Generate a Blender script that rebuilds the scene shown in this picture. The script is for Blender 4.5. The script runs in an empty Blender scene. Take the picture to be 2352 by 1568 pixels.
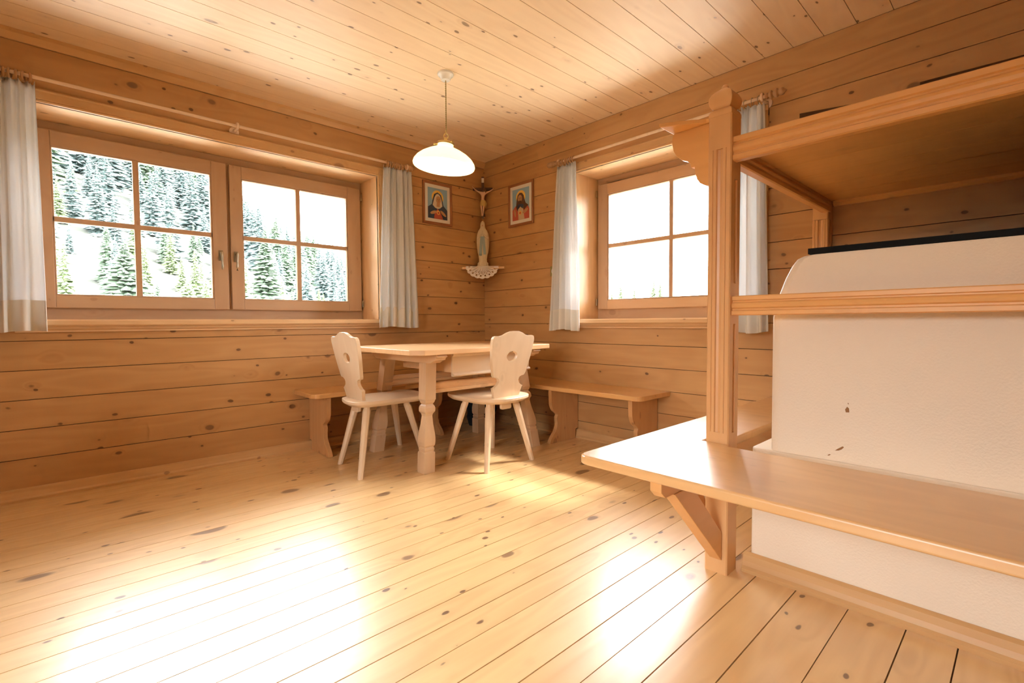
import bpy, bmesh, math, random
from mathutils import Vector, Matrix, noise
from mathutils.geometry import tessellate_polygon
random.seed(7)
scn = bpy.context.scene
COL = scn.collection
PI = math.pi

# ------------------------------------------------------------------ camera
CAM = (-2.947, -3.5, 0.891)
F_PX, YAW, PIT, ROL = 1123.666, 0.815695, -0.0395905, -0.00631640
fw = Vector((math.cos(YAW)*math.cos(PIT), math.sin(YAW)*math.cos(PIT), math.sin(PIT)))
rt = Vector((math.sin(YAW), -math.cos(YAW), 0))
up = rt.cross(fw)
r2 = rt*math.cos(ROL) + up*math.sin(ROL)
u2 = -rt*math.sin(ROL) + up*math.cos(ROL)
cd = bpy.data.cameras.new('camera')
cam = bpy.data.objects.new('camera', cd); COL.objects.link(cam)
cd.sensor_fit = 'HORIZONTAL'; cd.sensor_width = 36.0
cd.lens = F_PX/2352*36.0
cd.clip_start = 0.02; cd.clip_end = 600
m = Matrix((r2, u2, -fw)).transposed().to_4x4()
m.translation = Vector(CAM)
cam.matrix_world = m
scn.camera = cam

# ------------------------------------------------------------------ view + world + sun
scn.view_settings.view_transform = 'Standard'
scn.view_settings.look = 'None'
scn.view_settings.gamma = 1
scn.view_settings.use_curve_mapping = False
scn.view_settings.exposure = 0.15
SKY = 27.0
w = bpy.data.worlds.new('daylight'); scn.world = w; w.use_nodes = True
wn = w.node_tree.nodes; wl = w.node_tree.links
bg = wn['Background']; bg.inputs[0].default_value = (0.91, 0.96, 1.0, 1); bg.inputs[1].default_value = SKY
try:
    scn.cycles.max_bounces = 6; scn.cycles.diffuse_bounces = 5; scn.cycles.glossy_bounces = 3
    scn.cycles.transparent_max_bounces = 12; scn.cycles.transmission_bounces = 6
    scn.cycles.sample_clamp_indirect = 6.0
    scn.cycles.caustics_reflective = True; scn.cycles.caustics_refractive = False
    scn.cycles.use_denoising = True
    scn.cycles.use_adaptive_sampling = True; scn.cycles.adaptive_threshold = 0.10; scn.cycles.adaptive_min_samples = 16
except Exception:
    pass

def sun(name, d, energy, angle, color):
    l = bpy.data.lights.new(name, 'SUN'); l.energy = energy; l.angle = math.radians(angle); l.color = color
    o = bpy.data.objects.new(name, l); COL.objects.link(o)
    o.rotation_euler = Vector(d).to_track_quat('-Z', 'Y').to_euler()
    o.location = (4, 2, 8)
    return o
# high hazy daylight coming in over the ridge, through the right-hand window
sun('sun', (-0.62, 0.20, -0.91), 42.0, 15.0, (1.0, 0.98, 0.95))

def portal(name, loc, size, d):
    l = bpy.data.lights.new(name, 'AREA'); l.shape = 'RECTANGLE'; l.size, l.size_y = size
    l.cycles.is_portal = True
    o = bpy.data.objects.new(name, l); COL.objects.link(o); o.location = loc
    o.rotation_euler = Vector(d).to_track_quat('-Z', 'Z').to_euler()
portal('window_portal', (-2.04, 0.40, 1.48), (2.1, 1.2), (0, -1, 0))
portal('window_portal', (0.40, -1.73, 1.48), (1.4, 1.2), (-1, 0, 0))
portal('window_portal', (-4.99, -3.1, 1.27), (1.3, 1.55), (1, 0, 0))  # portal of the added fill window

# ------------------------------------------------------------------ materials
def new_mat(name):
    mt = bpy.data.materials.new(name); mt.use_nodes = True
    nt = mt.node_tree
    for n in list(nt.nodes): nt.nodes.remove(n)
    out = nt.nodes.new('ShaderNodeOutputMaterial')
    return mt, nt, nt.nodes, nt.links, out

def simple(name, col, rough=0.5, metal=0.0, emit=None, estr=0, spec=0.5, bump=0, bscale=80, var=0):
    mt, nt, N, L, out = new_mat(name)
    p = N.new('ShaderNodeBsdfPrincipled')
    p.inputs['Base Color'].default_value = (*col, 1)
    p.inputs['Roughness'].default_value = rough
    p.inputs['Metallic'].default_value = metal
    p.inputs['Specular IOR Level'].default_value = spec
    if emit:
        p.inputs['Emission Color'].default_value = (*emit, 1)
        p.inputs['Emission Strength'].default_value = estr
    tc = N.new('ShaderNodeTexCoord')
    if bump:
        nz = N.new('ShaderNodeTexNoise'); nz.inputs['Scale'].default_value = bscale; nz.inputs['Detail'].default_value = 4
        L.new(tc.outputs['Object'], nz.inputs['Vector'])
        b = N.new('ShaderNodeBump'); b.inputs['Strength'].default_value = bump; b.inputs['Distance'].default_value = 0.01
        L.new(nz.outputs['Fac'], b.inputs['Height']); L.new(b.outputs['Normal'], p.inputs['Normal'])
    if var:
        nz = N.new('ShaderNodeTexNoise'); nz.inputs['Scale'].default_value = 3.0; nz.inputs['Detail'].default_value = 6
        L.new(tc.outputs['Object'], nz.inputs['Vector'])
        mx = N.new('ShaderNodeMix'); mx.data_type = 'RGBA'
        mx.inputs['A'].default_value = (*[c*(1-var) for c in col], 1)
        mx.inputs['B'].default_value = (*[min(1, c*(1+var)) for c in col], 1)
        L.new(nz.outputs['Fac'], mx.inputs['Factor']); L.new(mx.outputs['Result'], p.inputs['Base Color'])
    L.new(p.outputs[0], out.inputs[0])
    return mt

def wood(name, col, axis=0, rough=0.4, knots=1.0, grain=0.22, tint=0.12, knotcol=(0.13, 0.055, 0.02), bump=0.0,
         big=1.0, coat=0.0, rvar=0.0, spec=0.5, small=1.0, ref_off=0.0):
    """Spruce boards: long fine streaks along the axis, cathedral rings and brown knots."""
    mt, nt, N, L, out = new_mat(name)
    def math_(op, a, b=None, c=None, clamp=False):
        n = N.new('ShaderNodeMath'); n.operation = op; n.use_clamp = clamp
        for i, v in enumerate((a, b, c)):
            if v is None: continue
            if isinstance(v, (int, float)): n.inputs[i].default_value = v
            else: L.new(v, n.inputs[i])
        return n.outputs[0]
    tc = N.new('ShaderNodeTexCoord'); sp = N.new('ShaderNodeSeparateXYZ'); L.new(tc.outputs['Object'], sp.inputs[0])
    at = N.new('ShaderNodeAttribute'); at.attribute_name = 'pid'
    oi = N.new('ShaderNodeObjectInfo')
    off = math_('ADD', math_('MULTIPLY', at.outputs['Fac'], 1.0), math_('MULTIPLY', oi.outputs['Random'], 5.0))
    ax = [sp.outputs[i] for i in range(3)]
    a = ax[axis]; u, v = [ax[i] for i in range(3) if i != axis]
    al = math_('ADD', a, math_('MULTIPLY', off, 7.31))
    uu = math_('ADD', u, math_('MULTIPLY', off, 1.37))
    vv = math_('ADD', v, math_('MULTIPLY', off, 2.11))
    def vec(sa, su, sv):
        c = N.new('ShaderNodeCombineXYZ')
        L.new(math_('MULTIPLY', al, sa), c.inputs[0]); L.new(math_('MULTIPLY', uu, su), c.inputs[1]); L.new(math_('MULTIPLY', vv, sv), c.inputs[2])
        return c.outputs[0]
    def nz(vc, sc, det=3, rg=0.5):
        n = N.new('ShaderNodeTexNoise'); n.inputs['Scale'].default_value = sc; n.inputs['Detail'].default_value = det
        n.inputs['Roughness'].default_value = rg
        L.new(vc, n.inputs['Vector']); return n.outputs['Fac']
    def knot_layer(sa, su, r0, prob):
        vo = N.new('ShaderNodeTexVoronoi'); vo.feature = 'F1'; vo.inputs['Scale'].default_value = 1.0
        wob = N.new('ShaderNodeTexNoise'); wob.inputs['Scale'].default_value = 3.0; wob.inputs['Detail'].default_value = 0
        vc = vec(sa, su, su*0.8); L.new(vc, wob.inputs['Vector'])
        mxv = N.new('ShaderNodeVectorMath'); mxv.operation = 'MULTIPLY_ADD'
        L.new(wob.outputs['Color'], mxv.inputs[0]); mxv.inputs[1].default_value = (0.12, 0.12, 0.0); L.new(vc, mxv.inputs[2])
        L.new(mxv.outputs[0], vo.inputs['Vector'])
        cs = N.new('ShaderNodeSeparateColor'); L.new(vo.outputs['Color'], cs.inputs[0])
        on = math_('GREATER_THAN', cs.outputs[0], 1-prob)
        rad = math_('MULTIPLY_ADD', cs.outputs[1], r0*0.8, r0*0.45)
        q = math_('DIVIDE', vo.outputs['Distance'], rad)
        core = math_('MULTIPLY', math_('SUBTRACT', 1.25, q, clamp=True), on)
        core = math_('MULTIPLY', core, 3.0, clamp=True)
        halo = math_('MULTIPLY', math_('SUBTRACT', 1.0, math_('MULTIPLY', q, 0.36), clamp=True), on)
        return core, halo
    kc1, kh1 = knot_layer(3.4, 6.5, 0.10*big, 0.75)
    kc2, kh2 = knot_layer(8.0, 15, 0.10*small, 0.75)
    # rings bend round the knots
    wv = N.new('ShaderNodeTexNoise'); wv.inputs['Scale'].default_value = 1.0; wv.inputs['Detail'].default_value = 2
    L.new(vec(0.9, 5.5, 5.5), wv.inputs['Vector'])
    ph = math_('ADD', math_('MULTIPLY', wv.outputs['Fac'], 26.0), math_('MULTIPLY', kh1, 6.0))
    ring = math_('POWER', math_('ABSOLUTE', math_('SINE', ph)), 2.0)
    streak = nz(vec(1.6, 55, 55), 1.0, 2, 0.6)
    broad = nz(vec(0.5, 4, 4), 1.0, 2)
    g = math_('ADD', math_('MULTIPLY', ring, 0.5), math_('MULTIPLY', streak, 0.5))
    g = math_('MULTIPLY', g, grain)
    g = math_('ADD', g, math_('MULTIPLY', broad, grain*0.7))
    # board to board tint
    wn_ = N.new('ShaderNodeTexWhiteNoise'); wn_.noise_dimensions = '1D'; L.new(math_('ADD', at.outputs['Fac'], 0.37), wn_.inputs['W'])
    g = math_('ADD', g, math_('MULTIPLY', wn_.outputs['Value'], tint), clamp=True)
    mx = N.new('ShaderNodeMix'); mx.data_type = 'RGBA'
    mx.inputs['A'].default_value = (*[min(1, c*1.12) for c in col], 1)
    mx.inputs['B'].default_value = (col[0]*0.62, col[1]*0.42, col[2]*0.28, 1)
    L.new(g, mx.inputs['Factor'])
    m2 = N.new('ShaderNodeMix'); m2.data_type = 'RGBA'
    L.new(math_('MULTIPLY', math_('ADD', math_('MULTIPLY', kh1, 0.35), math_('MULTIPLY', kh2, 0.25)), knots, clamp=True), m2.inputs['Factor'])
    L.new(mx.outputs['Result'], m2.inputs['A']); m2.inputs['B'].default_value = (col[0]*0.55, col[1]*0.38, col[2]*0.3, 1)
    m3 = N.new('ShaderNodeMix'); m3.data_type = 'RGBA'
    L.new(math_('MULTIPLY', math_('MAXIMUM', math_('MULTIPLY', kc1, 0.85), kc2), 0.9*knots, clamp=True), m3.inputs['Factor'])
    L.new(m2.outputs['Result'], m3.inputs['A']); m3.inputs['B'].default_value = (*knotcol, 1)
    p = N.new('ShaderNodeBsdfPrincipled')
    L.new(m3.outputs['Result'], p.inputs['Base Color'])
    p.inputs['Roughness'].default_value = rough; p.inputs['Specular IOR Level'].default_value = spec
    if rvar:
        L.new(math_('MULTIPLY_ADD', streak, rvar, rough-rvar*0.5), p.inputs['Roughness'])
    if coat:
        p.inputs['Coat Weight'].default_value = coat; p.inputs['Coat Roughness'].default_value = 0.26
    if bump:
        b = N.new('ShaderNodeBump'); b.inputs['Strength'].default_value = bump; b.inputs['Distance'].default_value = 0.004
        L.new(math_('ADD', streak, math_('MULTIPLY', broad, 1.5)), b.inputs['Height']); L.new(b.outputs['Normal'], p.inputs['Normal'])
    L.new(p.outputs[0], out.inputs[0])
    return mt

WALL = (0.54, 0.305, 0.118)
M = {}
M['wall_x'] = wood('wall_boards_along_x', WALL, 0, 0.42, knots=0.95, big=0.75, grain=0.30, tint=0.16)
M['wall_y'] = wood('wall_boards_along_y', WALL, 1, 0.42, knots=0.95, big=0.75, grain=0.30, tint=0.16)
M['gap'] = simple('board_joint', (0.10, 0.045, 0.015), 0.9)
M['ceiling'] = wood('ceiling_boards', (0.82, 0.65, 0.44), 0, 0.45, knots=0.9, grain=0.16, tint=0.10, big=0.75)
M['floor'] = wood('floor_boards', (0.80, 0.56, 0.265), 0, 0.36, knots=1.0, big=1.6, grain=0.28, tint=0.12, rvar=0.08, bump=0.12, spec=1.0, coat=0.6)
M['trim_x'] = wood('trim_along_x', (0.64, 0.40, 0.175), 0, 0.35, knots=0.5)
M['trim_y'] = wood('trim_along_y', (0.64, 0.40, 0.175), 1, 0.35, knots=0.5)
M['trim_z'] = wood('trim_along_z', (0.64, 0.40, 0.175), 2, 0.35, knots=0.5)
M['rev_x'] = wood('reveal_along_x', (0.74, 0.50, 0.26), 0, 0.45, knots=0.6)
M['rev_y'] = wood('reveal_along_y', (0.74, 0.50, 0.26), 1, 0.45, knots=0.6)
M['rev_z'] = wood('reveal_along_z', (0.74, 0.50, 0.26), 2, 0.45, knots=0.6)
M['sash_x'] = wood('sash_along_x', (0.50, 0.34, 0.21), 0, 0.4, knots=0.25, grain=0.15)
M['sash_y'] = wood('sash_along_y', (0.58, 0.38, 0.22), 1, 0.4, knots=0.25, grain=0.15)
M['sash_z'] = wood('sash_along_z', (0.50, 0.34, 0.21), 2, 0.4, knots=0.2, grain=0.15)
M['table_x'] = wood('table_wood_along_x', (0.74, 0.48, 0.25), 0, 0.3, knots=0.15, grain=0.16)
M['table_y'] = wood('table_wood_along_y', (0.66, 0.45, 0.26), 1, 0.4, knots=0.15, grain=0.16)
M['table_z'] = wood('table_wood_along_z', (0.64, 0.45, 0.27), 2, 0.4, knots=0.15, grain=0.16)
M['chair_x'] = wood('chair_wood_along_x', (0.72, 0.56, 0.37), 0, 0.34, knots=0.12, grain=0.13)
M['chair_y'] = wood('chair_wood_along_y', (0.72, 0.56, 0.37), 1, 0.34, knots=0.12, grain=0.13)
M['chair_z'] = wood('chair_wood_along_z', (0.72, 0.56, 0.37), 2, 0.34, knots=0.12, grain=0.13)
M['bench_x'] = wood('bench_wood_along_x', (0.66, 0.38, 0.145), 0, 0.28, knots=0.3)
M['bench_y'] = wood('bench_wood_along_y', (0.66, 0.38, 0.145), 1, 0.28, knots=0.3)
M['bench_z'] = wood('bench_wood_along_z', (0.60, 0.34, 0.14), 2, 0.4, knots=0.4)
M['bunk_x'] = wood('bunk_wood_along_x', (0.72, 0.40, 0.15), 0, 0.38, knots=0.06, grain=0.14)
M['bunk_y'] = wood('bunk_wood_along_y', (0.78, 0.43, 0.15), 1, 0.38, knots=0.10, grain=0.15)
M['bunk_z'] = wood('bunk_wood_along_z', (0.70, 0.41, 0.18), 2, 0.36, knots=0.04, grain=0.13)
M['sbench'] = wood('stove_bench_wood', (0.74, 0.46, 0.20), 1, 0.30, knots=0.12, grain=0.24, spec=1.0, coat=0.5)
M['plaster'] = simple('stove_plaster', (0.83, 0.70, 0.53), 0.55, bump=0.22, bscale=160, var=0.05)
M['chip'] = simple('chipped_plaster_clay', (0.30, 0.14, 0.05), 0.9)
M['iron'] = simple('black_stove_plate', (0.012, 0.012, 0.012), 0.85, spec=0.15)
M['brass'] = simple('brass', (0.62, 0.45, 0.18), 0.28, 1.0)
M['nickel'] = simple('antique_metal', (0.45, 0.38, 0.26), 0.32, 1.0)
M['porcelain'] = simple('porcelain', (0.86, 0.84, 0.78), 0.25)
M['ring'] = wood('ring_wood', (0.46, 0.27, 0.13), 0, 0.4, knots=0)
M['rod'] = wood('rod_wood', (0.82, 0.66, 0.48), 0, 0.22, knots=0)
M['frame_dark'] = wood('picture_frame_wood', (0.34, 0.135, 0.05), 2, 0.4, knots=0)
M['cross'] = simple('dark_walnut', (0.10, 0.045, 0.02), 0.5)
M['corpus'] = simple('painted_plaster_flesh', (0.66, 0.42, 0.26), 0.5)
M['loin'] = simple('loincloth_gilt', (0.55, 0.38, 0.12), 0.5)
M['hair'] = simple('carved_hair', (0.20, 0.10, 0.04), 0.6)
M['robe'] = simple('statue_cream', (0.74, 0.62, 0.40), 0.5, bump=0.15, bscale=60)
M['sash_blue'] = simple('statue_blue', (0.34, 0.42, 0.40), 0.5)
M['rose'] = simple('statue_gilt', (0.45, 0.36, 0.12), 0.5)
M['lace'] = simple('white_lace', (0.84, 0.76, 0.66), 0.9)
M['paper'] = simple('paper_mount', (0.78, 0.74, 0.64), 0.7)
M['p_sky'] = simple('print_sky', (0.30, 0.48, 0.60), 0.6)
M['p_halo'] = simple('print_halo', (0.85, 0.55, 0.12), 0.6)
M['p_navy'] = simple('print_navy', (0.05, 0.07, 0.11), 0.6)
M['p_veil'] = simple('print_veil', (0.68, 0.58, 0.42), 0.6)
M['p_skin'] = simple('print_skin', (0.50, 0.27, 0.13), 0.6)
M['p_red'] = simple('print_red', (0.50, 0.10, 0.06), 0.6)
M['p_brown'] = simple('print_brown', (0.12, 0.055, 0.025), 0.6)
M['p_cream'] = simple('print_cream', (0.60, 0.47, 0.28), 0.6)
M['dark_cloth'] = simple('black_cloth', (0.008, 0.008, 0.009), 0.9)
M['socket'] = simple('green_brass_plate', (0.30, 0.28, 0.10), 0.4, 0.3)
M['cord'] = simple('twisted_cord', (0.42, 0.30, 0.10), 0.6)
M['bark'] = simple('bark', (0.14, 0.10, 0.07), 0.9)
M['spruce'] = simple('spruce_needles', (0.105, 0.145, 0.095), 0.9, spec=0.1, var=0.35)
M['spruce2'] = simple('blue_spruce_needles', (0.125, 0.165, 0.155), 0.9, spec=0.1, var=0.35)
M['spruce3'] = simple('light_green_needles', (0.16, 0.20, 0.10), 0.9, spec=0.1, var=0.4)
M['bounce_ground'] = simple('pale_bounce_ground', (0.60, 0.58, 0.52), 0.95, spec=0.1, var=0.2)
M['meadow'] = simple('pale_hillside', (0.050, 0.052, 0.042), 0.95, spec=0.1, var=0.5)

def glass():
    mt, nt, N, L, out = new_mat('window_glass')
    t = N.new('ShaderNodeBsdfTransparent'); g = N.new('ShaderNodeBsdfGlossy'); g.inputs['Roughness'].default_value = 0.02
    fr = N.new('ShaderNodeFresnel'); fr.inputs[0].default_value = 1.25
    mx = N.new('ShaderNodeMixShader'); L.new(fr.outputs[0], mx.inputs[0]); L.new(t.outputs[0], mx.inputs[1]); L.new(g.outputs[0], mx.inputs[2])
    L.new(mx.outputs[0], out.inputs[0]); return mt
M['glass'] = glass()

def cloth(name, col, tr):
    mt, nt, N, L, out = new_mat(name)
    d = N.new('ShaderNodeBsdfDiffuse'); d.inputs[0].default_value = (*col, 1)
    t = N.new('ShaderNodeBsdfTranslucent'); t.inputs[0].default_value = (*col, 1)
    mx = N.new('ShaderNodeMixShader'); mx.inputs[0].default_value = tr
    tc = N.new('ShaderNodeTexCoord'); wv = N.new('ShaderNodeTexNoise'); wv.inputs['Scale'].default_value = 160
    mp = N.new('ShaderNodeMapping'); mp.inputs['Scale'].default_value = (0.25, 0.25, 4)
    L.new(tc.outputs['Object'], mp.inputs[0]); L.new(mp.outputs[0], wv.inputs['Vector'])
    b = N.new('ShaderNodeBump'); b.inputs['Strength'].default_value = 0.15; b.inputs['Distance'].default_value = 0.002
    L.new(wv.outputs['Fac'], b.inputs['Height']); L.new(b.outputs[0], d.inputs['Normal'])
    L.new(d.outputs[0], mx.inputs[1]); L.new(t.outputs[0], mx.inputs[2]); L.new(mx.outputs[0], out.inputs[0]); return mt
M['curtain'] = cloth('white_linen', (0.97, 0.97, 0.97), 0.52)
M['hem'] = cloth('doubled_linen_hem', (0.86, 0.81, 0.72), 0.22)

def shade_mat():
    mt, nt, N, L, out = new_mat('opal_glass_lit')
    p = N.new('ShaderNodeBsdfPrincipled'); p.inputs['Base Color'].default_value = (0.9, 0.88, 0.8, 1); p.inputs['Roughness'].default_value = 0.12
    p.inputs['Emission Color'].default_value = (1.0, 0.86, 0.42, 1); p.inputs['Emission Strength'].default_value = 1.5
    L.new(p.outputs[0], out.inputs[0]); return mt
M['shade'] = shade_mat()
M['bulb'] = simple('lit_bulb', (1, 1, 1), 0.4, emit=(1.0, 0.82, 0.5), estr=40)

# ------------------------------------------------------------------ mesh helpers
class MB:
    def __init__(s): s.v = []; s.f = []; s.m = []; s.p = []; s.sm = []
    def add(s, verts, faces, mi=0, pid=0.0, smooth=False):
        o = len(s.v); s.v += [tuple(x) for x in verts]
        for f in faces: s.f.append([o+i for i in f]); s.m.append(mi); s.p.append(pid); s.sm.append(smooth)
        return s
    def box(s, x0, x1, y0, y1, z0, z1, mi=0, pid=0.0):
        x0, x1 = sorted((x0, x1)); y0, y1 = sorted((y0, y1)); z0, z1 = sorted((z0, z1))
        v = [(x0,y0,z0),(x1,y0,z0),(x1,y1,z0),(x0,y1,z0),(x0,y0,z1),(x1,y0,z1),(x1,y1,z1),(x0,y1,z1)]
        return s.add(v, [(0,3,2,1),(4,5,6,7),(0,1,5,4),(1,2,6,5),(2,3,7,6),(3,0,4,7)], mi, pid)
    def prism(s, poly, fn, a0, a1, mi=0, pid=0.0, smooth=False):
        """poly: 2D points; fn(u, v, a) -> xyz; extruded from a0 to a1"""
        n = len(poly)
        v = [fn(u, w_, a0) for u, w_ in poly] + [fn(u, w_, a1) for u, w_ in poly]
        s.add(v, [[i, (i+1) % n, n+(i+1) % n, n+i] for i in range(n)], mi, pid, smooth)
        s.add(v, [list(range(n))[::-1], list(range(n, 2*n))], mi, pid)
        return s
    def loft(s, rings, mi=0, closed=True, caps=True, smooth=False, pid=0.0):
        n = len(rings[0]); v = [p for r in rings for p in r]; fs = []
        for k in range(len(rings)-1):
            for i in range(n if closed else n-1):
                j = (i+1) % n
                fs.append([k*n+i, k*n+j, (k+1)*n+j, (k+1)*n+i])
        s.add(v, fs, mi, pid, smooth)
        if caps and closed:
            s.add(rings[0], [list(range(n))[::-1]], mi, pid); s.add(rings[-1], [list(range(n))], mi, pid)
        return s
    def lathe(s, prof, c=(0,0,0), n=24, axis=(0,0,1), mi=0, smooth=True, rot=0.0, caps=True, sx=1.0, sy=1.0):
        ax = Vector(axis).normalized(); q = Vector((0,0,1)).rotation_difference(ax); rings = []
        for r, z in prof:
            rings.append([tuple(Vector(c) + q @ Vector((r*math.cos(2*PI*i/n+rot)*sx, r*math.sin(2*PI*i/n+rot)*sy, z))) for i in range(n)])
        return s.loft(rings, mi, True, caps, smooth)
    def tube(s, pts, r, n=8, mi=0, smooth=True):
        pts = [Vector(p) for p in pts]; rings = []
        rr = r if isinstance(r, (list, tuple)) else [r]*len(pts)
        for i, p in enumerate(pts):
            t = (pts[min(i+1, len(pts)-1)] - pts[max(i-1, 0)]).normalized()
            q = Vector((0,0,1)).rotation_difference(t)
            rings.append([tuple(p + q @ Vector((rr[i]*math.cos(2*PI*k/n), rr[i]*math.sin(2*PI*k/n), 0))) for k in range(n)])
        return s.loft(rings, mi, True, True, smooth)
    def torus(s, c, R, r, axis=(0,0,1), n=20, k=8, mi=0):
        q = Vector((0,0,1)).rotation_difference(Vector(axis).normalized()); v = []; fs = []
        for i in range(n):
            a = 2*PI*i/n
            for j in range(k):
                b = 2*PI*j/k
                v.append(tuple(Vector(c)+q @ Vector(((R+r*math.cos(b))*math.cos(a), (R+r*math.cos(b))*math.sin(a), r*math.sin(b)))))
                fs.append([i*k+j, ((i+1) % n)*k+j, ((i+1) % n)*k+(j+1) % k, i*k+(j+1) % k])
        return s.add(v, fs, mi, 0, True)
    def build(s, name, mats, parent=None, bevel=0, kind=None, seg=2, weld=False):
        me = bpy.data.meshes.new(name)
        me.from_pydata(s.v, [], s.f)
        if not isinstance(mats, (list, tuple)): mats = [mats]
        for mt in mats: me.materials.append(M[mt] if isinstance(mt, str) else mt)
        me.polygons.foreach_set('material_index', s.m)
        me.polygons.foreach_set('use_smooth', s.sm)
        at = me.attributes.new('pid', 'FLOAT', 'FACE'); at.data.foreach_set('value', s.p)
        me.update()
        bm = bmesh.new(); bm.from_mesh(me)
        bmesh.ops.remove_doubles(bm, verts=bm.verts, dist=1e-5) if (bevel or weld) else None
        bmesh.ops.recalc_face_normals(bm, faces=bm.faces)
        bm.to_mesh(me); bm.free()
        if any(s.sm): me.set_sharp_from_angle(angle=math.radians(40))
        o = bpy.data.objects.new(name, me); COL.objects.link(o)
        if parent is not None:
            o.parent = parent; o.matrix_parent_inverse = inv_of(parent)
        if bevel:
            md = o.modifiers.new('bevel', 'BEVEL'); md.width = bevel; md.segments = seg; md.limit_method = 'ANGLE'; md.angle_limit = math.radians(35)
            md.harden_normals = False
        if kind: o['kind'] = kind
        return o

def inv_of(p):
    # root things sit at their base, their parts are modelled in room coordinates
    return Matrix.Translation(-p.location) if p.parent is None else Matrix.Identity(4)

def root_loc(o):
    v = Vector((0,0,0))
    while o is not None:
        if o.parent is None: v = o.location.copy()
        o = o.parent
    return v

def thing(name, label, cat, loc, group=None):
    o = bpy.data.objects.new(name, None); COL.objects.link(o); o.location = loc; o.empty_display_size = 0.1
    o['label'] = label; o['category'] = cat
    if group: o['group'] = group
    return o
def tag(o, label, cat, group=None):
    o['label'] = label; o['category'] = cat
    if group: o['group'] = group
    return o
def cat_rom(pts, n=8, closed=False):
    out = []; N_ = len(pts)
    for i in range(N_ if closed else N_-1):
        def g(k): return Vector(pts[k % N_]) if closed else Vector(pts[max(0, min(N_-1, k))])
        p0, p1, p2, p3 = g(i-1), g(i), g(i+1), g(i+2)
        for j in range(n):
            t = j/n
            out.append(tuple(0.5*((2*p1)+(-p0+p2)*t+(2*p0-5*p1+4*p2-p3)*t*t+(-p0+3*p1-3*p2+p3)*t**3)))
    if not closed: out.append(tuple(pts[-1]))
    return out
def round_poly(pts, rads, n=6):
    out = []; N_ = len(pts)
    for i in range(N_):
        p = Vector(pts[i]); a = Vector(pts[i-1]); b = Vector(pts[(i+1) % N_]); r = rads[i] if isinstance(rads, (list, tuple)) else rads
        if r <= 0: out.append(tuple(p)); continue
        s_ = p + (a-p).normalized()*r; e = p + (b-p).normalized()*r
        for k in range(n+1):
            t = k/n; out.append(tuple((1-t)**2*s_ + 2*t*(1-t)*p + t*t*e))
    return out
XZ = lambda u, v, a: (u, a, v)
YZ = lambda u, v, a: (a, u, v)
XY = lambda u, v, a: (u, v, a)

# ------------------------------------------------------------------ room shell
CZ = 2.354
XW, YS = -4.7, -5.3        # the two walls behind the camera
rng = random.Random(3)
# floor
fy = [0.0, -0.118, -0.224, -0.33, -0.436, -0.545, -0.65, -0.756, -0.864, -0.97, -1.076, -1.182, -1.29, -1.396, -1.5, -1.605, -1.712, -1.818,
      -1.923, -2.03, -2.132, -2.236, -2.337, -2.441, -2.547, -2.652, -2.757, -2.861, -2.988, -3.133, -3.273, -3.385, -3.53, -3.67, -3.80,
      -3.94, -4.08, -4.21, -4.35, -4.49, -4.62, -4.76, -4.90, -5.03, -5.17, -5.3]
b = MB(); b.box(XW-0.2, 0.3, YS-0.2, 0.3, -0.12, -0.012, 1)
for i in range(len(fy)-1):
    g = 0.0013 if i % 3 else 0.0022
    b.box(XW, 0, fy[i+1]+g, fy[i]-g, -0.02, 0.0, 0, rng.random()*10)
b.build('floor', ['floor', 'gap'], kind='structure')
# ceiling
b = MB(); b.box(XW-0.2, 0.3, YS-0.2, 0.3, CZ+0.006, CZ+0.12, 1)
y = 0.0; k = 0; ed = [0.0]; yy = -0.43+0.1437*2
while yy > YS: ed.append(yy); yy -= 0.1437
ed.append(YS)
for i in range(len(ed)-1):
    b.box(XW, 0, ed[i+1]+0.0016, ed[i]-0.0016, CZ, CZ+0.015, 0, rng.random()*10)
b.build('ceiling', ['ceiling', 'gap'], kind='structure')

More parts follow.
